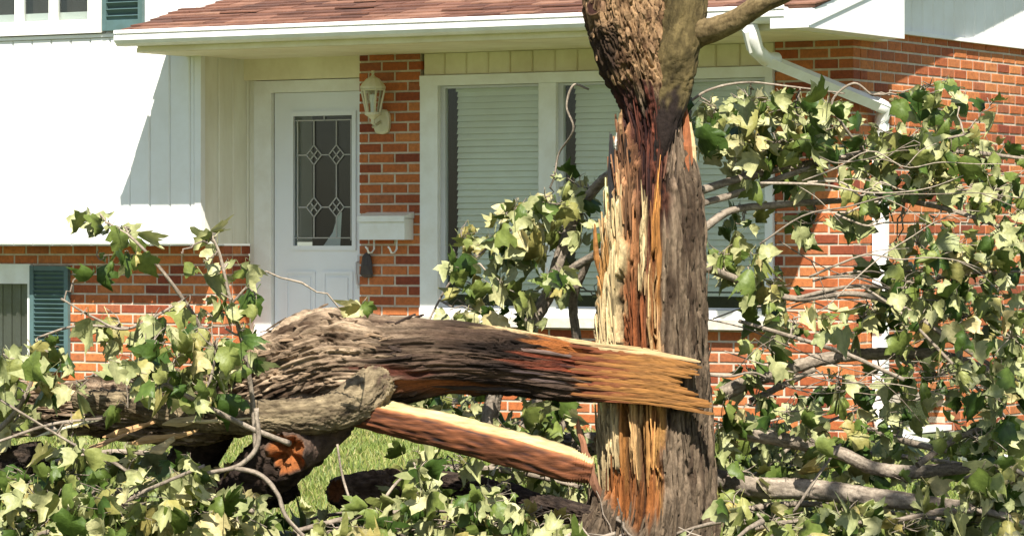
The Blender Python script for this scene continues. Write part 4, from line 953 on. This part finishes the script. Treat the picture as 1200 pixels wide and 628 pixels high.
def leaf_matrix(p, size, droop=.95, face=.55):
    v = unit(-U * droop + rng.normal(size=3) * .50); n_ = -F * face * 1.3 + U * .5 + rng.normal(size=3) * .7
    if rng.random() < .56: n_ = -n_                         # underside turned to the street
    n_ = unit(n_ - (n_ @ v) * v); x = np.cross(v, n_); s = size
    return Matrix(((x[0] * s, v[0] * s, n_[0] * s, p[0]), (x[1] * s, v[1] * s, n_[1] * s, p[1]), (x[2] * s, v[2] * s, n_[2] * s, p[2]), (0, 0, 0, 1)))
TW1, TW2 = (.15, .12, .09), (.36, .30, .23)
def branch(label, stems, clusters, lsize=24, group='leafy branches torn from the maple', sub=.6, dd=.3, dens=1.0, name='fallen_branch'):
    x, y, r, d = stems[0][0]; root = thing(name, at(x, y, d), label, 'branch', group)
    pts = []
    for i, st in enumerate(stems):
        big = max(s_[2] for s_ in st) > 5
        nl = 14 * len(st)
        simple_limb('stem' if i == 0 or big else 'twig', st, root, TW1, TW2, amp=.10, kb=26, ka=3, nl=nl * 2 if big else 6 * len(st), na=28 if big else 8, mat='twig', lump=.10)
        for s_ in spline(np.array(st, float), 12): pts.append(s_)
    pts = np.array(pts); Ls = []
    for (cx, cy, rx, ry, n) in clusters:
        k = np.argmin((pts[:, 0] - cx) ** 2 + ((pts[:, 1] - cy)) ** 2 * 1.3); a0 = pts[k]
        dz = a0[3] + rng.uniform(-.5, .5) * dd; c = at(cx, cy, dz); a3 = at(a0[0], a0[1], a0[3])
        b = MB(); L = np.linalg.norm(c - a3); mid = (a3 + c) / 2 + np.array([0, 0, L * rng.uniform(-.05, .18)]); jt = spline([a3, mid, c], 9); jt[1:-1] += rng.normal(size=(7, 3)) * min(.012, L * .06); b.tube(jt, np.linspace(.0048, .0026, 9) * rng.uniform(.8, 1.25, 9), 5)
        n = max(1, int(round(n * dens)))
        for i in range(n):
            t = rng.uniform(0, 2 * math.pi); q = math.sqrt(rng.uniform(0, 1)); lx, ly = cx + rx * q * math.cos(t), cy + ry * q * math.sin(t) - 6
            p = at(lx, ly, dz + rng.normal() * dd * .6); Ls.append((p, m_at(lsize * rng.choice([.55, .75, .9, 1.0, 1.1, 1.3]) * rng.uniform(.85, 1.15), dz)))
            if rng.random() < sub: b.tube(spline([c, (c + p) / 2 + rng.normal(size=3) * .012, p], 5), np.linspace(.0028, .0014, 5), 4)
        col = np.array(TW1) + (np.array(TW2) - np.array(TW1)) * rng.uniform(.2, 1)
        part('twig', b.V, b.F, M['twig'], root, True, col=np.tile(col, (len(b.V), 1)))
    Ls.sort(key=lambda t: -t[1])
    for i, (p, s) in enumerate(Ls[:290]): inst('leaf', LM[int(rng.integers(NLV))], leaf_matrix(p, s), root)
    if len(Ls) > 290:
        b = MB()
        for p, s in Ls[290:]:
            Mx = leaf_matrix(p, s); V, Fc = LV[int(rng.integers(NLV))]; b.add([Mx @ Vector(v) for v in V], Fc, random.random())
        b.build('leaves', M['leaf'], root, True, attr=True, kind='stuff')
    return root

branch('leafy branch right of the trunk, spread across the sloping downspout', [
    [(812, 226, 5, 15.3), (880, 206, 4.5, 15.5), (960, 190, 4, 15.6), (1040, 183, 3.5, 15.6), (1120, 178, 3, 15.6), (1210, 187, 2, 15.6)],
    [(818, 240, 4, 15.3), (870, 225, 4, 15.4), (920, 207, 3.4, 15.4), (1000, 181, 2.8, 15.5), (1060, 172, 2.4, 15.5), (1130, 158, 1.5, 15.5)],
    [(800, 126, 1.6, 15.4), (830, 106, 1.5, 15.4), (872, 97, 1.4, 15.5), (920, 101, 1.2, 15.5), (990, 110, 1, 15.5)],
    [(1015, 180, 2, 15.5), (990, 150, 1.8, 15.4), (975, 120, 1.5, 15.4), (1000, 98, 1.4, 15.4), (1022, 112, 1.2, 15.4)]],
   [(838, 130, 24, 20, 16), (880, 122, 36, 22, 28), (930, 128, 40, 22, 30), (975, 135, 30, 18, 18), (1015, 172, 40, 18, 22), (1075, 118, 35, 16, 12), (1120, 122, 20, 18, 7), (1160, 124, 12, 8, 3), (850, 165, 32, 22, 22), (910, 168, 45, 22, 28), (962, 162, 30, 20, 16), (1062, 165, 48, 24, 28), (1112, 180, 44, 26, 26), (1165, 188, 40, 26, 24), (1090, 100, 26, 10, 5), (870, 205, 30, 14, 8), (935, 200, 30, 14, 10), (1010, 200, 30, 16, 16)], 25)
branch('leafy branch drooping over the sunlit brick below the downspout elbow', [
    [(824, 268, 5, 15.2), (860, 246, 4.5, 15.4), (920, 240, 4, 15.5), (985, 235, 3.6, 15.6), (1040, 232, 3.4, 15.6), (1100, 243, 3, 15.5), (1150, 258, 2.5, 15.4), (1215, 284, 2, 15.3)],
    [(1060, 236, 2.4, 15.6), (1110, 225, 2, 15.6), (1170, 222, 1.6, 15.5), (1220, 230, 1.2, 15.5)]],
   [(1042, 222, 34, 18, 18), (1100, 218, 44, 20, 24), (1170, 232, 36, 24, 24), (952, 262, 26, 14, 9), (1012, 250, 16, 14, 5), (872, 262, 30, 14, 9), (1075, 285, 26, 22, 10), (1120, 288, 30, 20, 14), (1175, 280, 30, 26, 20), (1052, 305, 20, 18, 8), (1030, 350, 22, 20, 8)], 25)
branch('leafy branch crossing the right end of the picture window below the sill', [
    [(824, 312, 5, 15.1), (870, 330, 4.5, 15.3), (930, 350, 4, 15.4), (1000, 344, 3.5, 15.4), (1060, 362, 3.2, 15.3), (1120, 402, 3, 15.2), (1210, 458, 2.5, 15.1)],
    [(930, 350, 2.6, 15.4), (1000, 335, 2.2, 15.4), (1060, 338, 2, 15.4), (1120, 322, 1.8, 15.4), (1200, 318, 1.5, 15.4)],
    [(866, 376, 2.2, 15.2), (920, 392, 2.4, 15.1), (990, 414, 2.6, 15.0), (1060, 445, 2.4, 14.9)]],
   [(848, 298, 24, 26, 14), (885, 300, 24, 20, 12), (905, 335, 28, 22, 16), (885, 352, 18, 16, 8), (1062, 330, 34, 26, 18), (1115, 325, 44, 30, 28), (1165, 325, 38, 36, 32), (1130, 372, 48, 30, 32), (1072, 385, 34, 26, 18), (1012, 372, 28, 22, 11), (932, 380, 28, 18, 9), (900, 408, 24, 18, 8), (1185, 395, 28, 34, 26), (965, 375, 22, 18, 7)], 25)
branch('thick bare-barked branch propped behind the trunk over the low brick', [
    [(846, 462, 9, 15.5), (880, 446, 9, 15.5), (930, 430, 8, 15.6), (980, 418, 7.5, 15.6), (1040, 414, 7, 15.6), (1100, 416, 6.5, 15.5), (1160, 436, 5.5, 15.4), (1215, 462, 5, 15.3)],
    [(880, 470, 4, 15.6), (920, 450, 4, 15.6), (955, 432, 4, 15.6)],
    [(1010, 335, 1.6, 15.2), (1060, 370, 1.8, 15.2), (1120, 430, 2, 15.1), (1180, 490, 2, 15.0)]],
   [(1100, 440, 46, 26, 26), (1165, 460, 42, 36, 36), (985, 452, 28, 18, 12), (1060, 430, 26, 18, 10), (890, 440, 22, 14, 6), (1040, 465, 20, 14, 5), (1195, 430, 20, 30, 14)], 25)
branch('low branch with a thick pale stem along the ground right of the trunk', [
    [(838, 560, 11, 15.4), (880, 570, 12, 15.3), (960, 574, 12, 15.2), (1030, 583, 11, 15.1), (1110, 593, 9, 15.0), (1180, 600, 7, 15.0)],
    [(866, 506, 8, 15.3), (930, 517, 8.5, 15.3), (985, 531, 8, 15.2), (1020, 547, 8, 15.2), (1062, 553, 8, 15.2), (1110, 550, 7, 15.3), (1160, 546, 5, 15.3)],
    [(1010, 500, 4, 15.5), (1080, 522, 4, 15.4), (1160, 535, 3, 15.3)], [(1075, 545, 4, 15.1), (1110, 520, 4, 15.2), (1160, 496, 3, 15.2)],
    [(930, 600, 2, 14.9), (960, 555, 1.8, 14.9), (985, 520, 1.4, 15.0)]],
   [(852, 500, 24, 34, 22), (842, 548, 14, 24, 9), (885, 468, 30, 20, 11), (922, 482, 28, 22, 12), (870, 552, 22, 16, 8), (928, 545, 30, 18, 12), (1006, 502, 34, 22, 20), (962, 518, 22, 16, 8), (1062, 565, 30, 12, 6), (1150, 515, 42, 34, 34), (1060, 490, 20, 14, 4)], 26)
branch('shaded heap of leafy twigs in the lower right corner', [
    [(1215, 620, 5, 14.7), (1160, 600, 4.5, 14.8), (1100, 600, 4, 14.9), (1040, 612, 3, 14.9)], [(1210, 560, 3, 14.8), (1170, 545, 2.6, 14.8), (1130, 560, 2, 14.8)]],
   [(1180, 575, 34, 42, 44), (1125, 608, 44, 20, 28), (1185, 622, 30, 20, 18), (1060, 618, 36, 14, 18), (1150, 570, 30, 30, 16)], 26)
branch('dark low sprigs on the ground right of the trunk base', [
    [(860, 625, 3, 14.9), (920, 612, 3, 14.9), (990, 610, 2.5, 14.9), (1040, 618, 2, 14.9)]],
   [(905, 608, 46, 18, 22), (990, 608, 50, 18, 32), (870, 618, 24, 14, 10), (950, 622, 50, 12, 16), (860, 590, 20, 14, 6)], 24)
branch('forked branch with wilted leaves standing before the picture window', [
    [(570, 520, 10, 15.7), (580, 462, 9.5, 15.7), (612, 394, 8.5, 15.6), (640, 350, 8, 15.6), (658, 295, 7, 15.6), (678, 246, 6, 15.6), (704, 214, 6, 15.5), (720, 200, 5, 15.4)],
    [(640, 352, 6, 15.6), (662, 322, 5.5, 15.5), (704, 296, 5, 15.35), (730, 290, 5, 15.2)], [(676, 400, 5.5, 15.7), (672, 350, 5, 15.6), (690, 305, 4, 15.5)], [(612, 500, 6, 15.7), (632, 465, 6, 15.7), (650, 440, 5, 15.7), (676, 395, 5, 15.7)],
    [(650, 520, 4, 15.7), (672, 470, 4, 15.7), (690, 430, 4, 15.7)], [(690, 105, 1.4, 15.3), (672, 100, 1.4, 15.3), (664, 125, 1.3, 15.3), (672, 152, 1.3, 15.3), (655, 180, 1.1, 15.4), (650, 205, 1, 15.4)],
    [(500, 380, 1.2, 15.5), (528, 330, 1.3, 15.5), (560, 300, 1.4, 15.5), (610, 260, 1.5, 15.5)]],
   [(542, 280, 20, 18, 8), (598, 248, 26, 14, 14), (642, 238, 28, 18, 16), (682, 222, 22, 16, 12), (592, 288, 34, 24, 22), (642, 282, 38, 28, 32), (540, 312, 20, 16, 6), (590, 338, 34, 18, 16), (652, 330, 22, 20, 12), (562, 368, 40, 10, 14), (622, 372, 24, 8, 8), (692, 262, 14, 22, 8), (560, 345, 14, 14, 5), (540, 470, 26, 14, 12), (630, 480, 26, 16, 12), (660, 475, 18, 14, 8), (700, 345, 8, 10, 2)], 25)
branch('sprig with big pale leaves rising against the white siding', [
    [(262, 440, 3, 14.3), (232, 378, 2.6, 14.25), (196, 325, 2.2, 14.2), (158, 282, 1.8, 14.2), (128, 262, 1.4, 14.2)], [(215, 352, 1.8, 14.2), (150, 385, 1.8, 14.2), (110, 372, 1.4, 14.2), (72, 350, 1.2, 14.2)],
    [(150, 384, 1.6, 14.25), (90, 382, 1.6, 14.3), (45, 395, 1.4, 14.3)]],
   [(112, 266, 26, 16, 7), (132, 268, 24, 18, 5), (100, 318, 10, 14, 2), (118, 305, 16, 14, 3), (155, 305, 22, 18, 7), (150, 276, 6, 8, 1), (140, 378, 30, 20, 8), (98, 366, 12, 12, 2), (215, 352, 10, 12, 3), (180, 380, 24, 18, 8), (40, 420, 24, 24, 8), (62, 408, 20, 20, 6)], 31, dens=0.7)
branch('upright sprig of wilted leaves in front of the door frame', [
    [(300, 530, 3.2, 14.2), (296, 470, 3, 14.2), (286, 410, 2.6, 14.15), (270, 350, 2.2, 14.1), (258, 300, 1.8, 14.1), (248, 276, 1.4, 14.1)], [(272, 355, 1.6, 14.1), (300, 325, 1.4, 14.1), (312, 318, 1, 14.1)]],
   [(250, 280, 18, 10, 4), (214, 298, 10, 10, 1), (238, 308, 10, 14, 2), (262, 312, 16, 16, 5), (290, 316, 12, 14, 3), (272, 352, 16, 16, 5), (250, 372, 20, 16, 6), (286, 385, 16, 18, 5), (300, 345, 8, 14, 2), (225, 392, 16, 16, 5), (425, 362, 12, 10, 4)], 28, dens=0.8)
branch('wilted foliage hanging over the middle of the fallen trunk at left', [
    [(340, 520, 3.5, 14.2), (290, 500, 3.2, 14.1), (230, 470, 3, 14.0), (170, 440, 2.6, 14.0), (110, 440, 2, 14.0)], [(300, 478, 3, 14.0), (302, 520, 3, 14.0), (280, 545, 2.8, 14.0), (240, 555, 2.4, 14.0), (210, 570, 2, 14.0)], [(240, 470, 2, 14.0), (250, 430, 1.8, 14.0), (255, 395, 1.5, 14.0)],
    [(275, 548, 3, 14.0), (305, 556, 3, 14.0), (325, 578, 2.8, 14.0), (335, 605, 2.6, 14.0), (360, 632, 2.2, 14.0)], [(-10, 462, 1.6, 14.0), (60, 505, 1.6, 14.0), (130, 545, 1.5, 14.0)]],
   [(252, 408, 28, 24, 16), (205, 420, 34, 26, 20), (160, 428, 34, 20, 12), (245, 455, 24, 20, 12), (95, 450, 26, 10, 4), (85, 495, 22, 10, 3), (185, 458, 26, 14, 6), (150, 478, 14, 14, 3), (290, 425, 12, 22, 5), (238, 470, 12, 16, 4), (180, 400, 24, 16, 8)], 29, dens=0.8)
branch('pale foliage at the left edge beside the shuttered basement window', [
    [(-20, 520, 4, 14.3), (20, 480, 3, 14.3), (40, 440, 2.4, 14.3), (55, 410, 2, 14.3)], [(-10, 520, 1.6, 14.0), (60, 497, 1.8, 14.0), (120, 490, 1.5, 14.0)]],
   [(18, 455, 22, 30, 14), (60, 440, 28, 20, 12), (10, 420, 14, 18, 5), (30, 490, 22, 10, 4), (5, 470, 10, 14, 4)], 32, dens=0.8)
branch('heap of torn leafy twigs on the ground in the lower left corner', [
    [(-20, 610, 6, 14.0), (60, 590, 5, 14.0), (150, 575, 4.5, 14.0), (230, 580, 4, 14.0), (300, 600, 3, 14.0)], [(40, 628, 3, 13.8), (110, 605, 3, 13.8), (170, 575, 2.4, 13.8), (240, 545, 2, 13.8)], [(60, 500, 2.6, 14.2), (90, 525, 2.6, 14.1), (130, 540, 2.4, 14.1), (160, 560, 2, 14.1)]],
   [(30, 565, 40, 26, 20), (85, 555, 40, 28, 24), (60, 600, 60, 26, 44), (140, 590, 60, 34, 52), (215, 580, 50, 36, 44), (270, 600, 44, 26, 28), (150, 552, 36, 14, 10), (225, 545, 18, 12, 4), (20, 615, 30, 16, 18), (85, 520, 20, 14, 6), (200, 615, 60, 14, 30), (110, 622, 60, 10, 20), (296, 590, 12, 12, 3)], 29, dens=1.05)
branch('bright green twigs on the lawn left of the trunk base', [
    [(345, 622, 3, 14.2), (420, 605, 3, 14.3), (500, 598, 2.6, 14.3), (590, 602, 2, 14.4)], [(440, 600, 2, 14.3), (470, 560, 1.8, 14.4), (510, 540, 1.4, 14.5)], [(395, 520, 1.4, 14.4), (402, 560, 1.5, 14.4), (415, 600, 1.6, 14.3)], [(560, 600, 1.8, 14.4), (580, 572, 1.6, 14.4), (600, 560, 1.2, 14.4)]],
   [(392, 618, 30, 8, 7), (455, 604, 30, 16, 18), (505, 590, 40, 24, 28), (560, 598, 40, 20, 24), (615, 606, 34, 16, 18), (575, 580, 30, 12, 9), (655, 612, 22, 10, 8), (488, 552, 14, 16, 7), (572, 568, 10, 12, 2), (596, 575, 10, 14, 3), (540, 548, 12, 10, 3), (480, 622, 100, 8, 24), (545, 615, 60, 10, 18)], 26)

sw = thing('bare_twig_spray', at(828, 300, 15.2), 'spray of long thin bare twigs sweeping right from behind the trunk', 'twigs')
for k_ in range(20):
    y0 = 185 + 15 * k_ + rng.uniform(-8, 8); x0 = rng.uniform(815, 980); L_ = rng.uniform(110, 320); sl_ = rng.normal(.02, .22); d0 = rng.uniform(14.9, 15.7); pts_ = []
    for q_ in range(7):
        f_ = q_ / 6; pts_.append(at(x0 + L_ * f_, y0 + L_ * f_ * sl_ + math.sin(f_ * 4 + k_ * 1.7) * L_ * .07 + rng.normal() * 4.5, d0 + .1 * math.sin(f_ * 2 + k_)))
    b = MB(); r0 = rng.uniform(.003, .007); b.tube(spline(pts_, 26), np.linspace(r0, .0018, 26), 6)
    for m_ in range(rng.integers(1, 4)):
        p_ = np.array(pts_[rng.integers(1, 6)]); q3 = p_ + R * rng.uniform(.08, .3) + U * rng.normal() * .12; b.tube(spline([p_, (p_ + q3) / 2 + U * .02, q3], 8), np.linspace(.0028, .0012, 8), 5)
    part('twig', b.V, b.F, M['twig'], sw, True, col=np.tile(np.array(TW1) + (np.array(TW2) - np.array(TW1)) * rng.uniform(.2, 1.2), (len(b.V), 1)))
branch('tangled leafy twigs under the fallen trunk between the split log and the brick', [
    [(450, 560, 4, 15.6), (520, 548, 4, 15.6), (600, 552, 3.5, 15.5), (680, 570, 3, 15.4)], [(470, 500, 3, 16.2), (510, 475, 3, 16.2), (560, 470, 2.5, 16.2)], [(560, 560, 2.5, 15.5), (600, 530, 2.2, 15.6), (660, 535, 2, 15.6)]],
   [(500, 545, 34, 18, 14), (555, 548, 36, 18, 18), (615, 552, 36, 18, 18), (668, 570, 24, 20, 14), (470, 568, 26, 14, 8), (480, 476, 26, 12, 14), (525, 472, 28, 12, 16), (560, 482, 18, 10, 7), (600, 500, 20, 10, 6), (650, 500, 22, 12, 8)], 25, dd=.35)
branch('dim tangle of leafy twigs on the lawn behind the pale ground branch', [
    [(845, 545, 4, 16.4), (900, 520, 4, 16.5), (980, 528, 3.5, 16.6), (1060, 535, 3, 16.6), (1140, 545, 2.5, 16.5)], [(850, 600, 4, 15.6), (940, 590, 3.5, 15.7), (1040, 600, 3, 15.7), (1120, 610, 2.5, 15.7)], [(880, 560, 2.5, 16.2), (960, 500, 2, 16.3), (1010, 480, 2, 16.3)]],
   [(870, 530, 34, 26, 22), (930, 525, 34, 22, 20), (985, 552, 34, 16, 18), (1045, 525, 34, 16, 14), (880, 585, 34, 20, 18), (950, 595, 36, 18, 20), (1030, 600, 40, 16, 20), (1090, 570, 26, 16, 8), (1110, 530, 24, 22, 12), (900, 495, 24, 14, 8)], 25, dd=.4)
branch('dim leafy twigs behind the lower limbs of the fallen tree', [
    [(20, 560, 4, 15.3), (90, 535, 4, 15.4), (160, 530, 3.5, 15.4), (240, 545, 3, 15.4)], [(100, 560, 2.5, 15.2), (180, 560, 2, 15.2), (250, 575, 2, 15.2)]],
   [(30, 548, 34, 12, 10), (95, 535, 34, 16, 18), (155, 535, 34, 16, 18), (215, 545, 30, 22, 18), (255, 560, 22, 24, 12), (130, 555, 50, 14, 16)], 26, dd=.3)

# leaves and sticks lying on the lawn
b = MB()
for i in range(520):
    x = rng.normal(530, 130) if i < 260 else rng.uniform(-20, 1220); d_ = rng.uniform(13.7, 15.6) if i < 260 else rng.uniform(13.6, 17)
    p = at(x, 500, d_); p[2] = float(ground_z(p[0], p[1])) + rng.uniform(.03, .07); sz = rng.uniform(.05, .11); n_ = unit(U + rng.normal(size=3) * .45); v = unit(np.cross(n_, rng.normal(size=3))); xx = np.cross(v, n_)
    if rng.random() < .5: n_ = -n_; xx = -xx
    Mx = Matrix(((xx[0] * sz, v[0] * sz, n_[0] * sz, p[0]), (xx[1] * sz, v[1] * sz, n_[1] * sz, p[1]), (xx[2] * sz, v[2] * sz, n_[2] * sz, p[2]), (0, 0, 0, 1)))
    V, Fc = LV[int(rng.integers(NLV))]; b.add([Mx @ Vector(q) for q in V], Fc, random.random())
o = part('leaf_litter', b.V, b.F, M['leaf'], None, True, attr=b.A, kind='stuff'); o['label'] = 'torn maple leaves strewn flat over the lawn'; o['category'] = 'leaf litter'
b = MB(); cc = []
for i in range(260):
    x = rng.normal(560, 140) if i < 170 else rng.uniform(-20, 1220); d_ = rng.uniform(13.8, 15.6)
    p = at(x, 500, d_); p[2] = float(ground_z(p[0], p[1])) + rng.uniform(.02, .09); d3 = unit(rng.normal(size=3) * [1, 1, .3]); L_ = rng.uniform(.12, .6); n0_ = len(b.V)
    q = spline([p - d3 * L_ / 2, p + rng.normal(size=3) * .04 * L_ + U * .02, p + d3 * L_ / 2], 9); q[1:-1] += rng.normal(size=(7, 3)) * .006; b.tube(q, np.linspace(rng.uniform(.004, .011), .002, 9) * rng.uniform(.8, 1.3, 9), 5)
    cc += [(np.array(TW1) + (np.array(TW2) - np.array(TW1)) * rng.uniform(-.4, 1.1))] * (len(b.V) - n0_)
o = part('stick_litter', b.V, b.F, M['twig'], None, True, col=np.clip(np.array(cc), .02, .8), kind='stuff'); o['label'] = 'broken sticks and twigs strewn over the lawn round the trunk'; o['category'] = 'sticks'

# unseen leafy limb added above the picture, streetward, to shade the lower right corner
ct = at(1185, 575, 14.8); sunv = np.array(to_sun); cc0 = ct + sunv * 5.2
tp = at(1090, -140, DT - .4); mid = (tp + cc0) / 2 + np.array([0, 0, .25])
b = MB(); b.tube(spline([tp, mid, cc0], 24), np.linspace(.028, .012, 24), 8)
part('limb', b.V, b.F, M['twig'], tree, True, col=np.tile(np.array(TW1), (len(b.V), 1)))  # out-of-view limb, added to carry the shading leaves
b = MB()
for i in range(320):
    p = cc0 + R * np.clip(rng.normal() * .4, -.75, .9) + F * rng.normal() * .5 + U * rng.normal() * .36
    Mx = leaf_matrix(p, rng.uniform(.07, .13)); V, Fc = LV[int(rng.integers(NLV))]; b.add([Mx @ Vector(v) for v in V], Fc, random.random())
b.build('shade_leaves', M['leaf'], tree, True, attr=True, kind='stuff')  # unseen leaf mass, added for the shade it casts
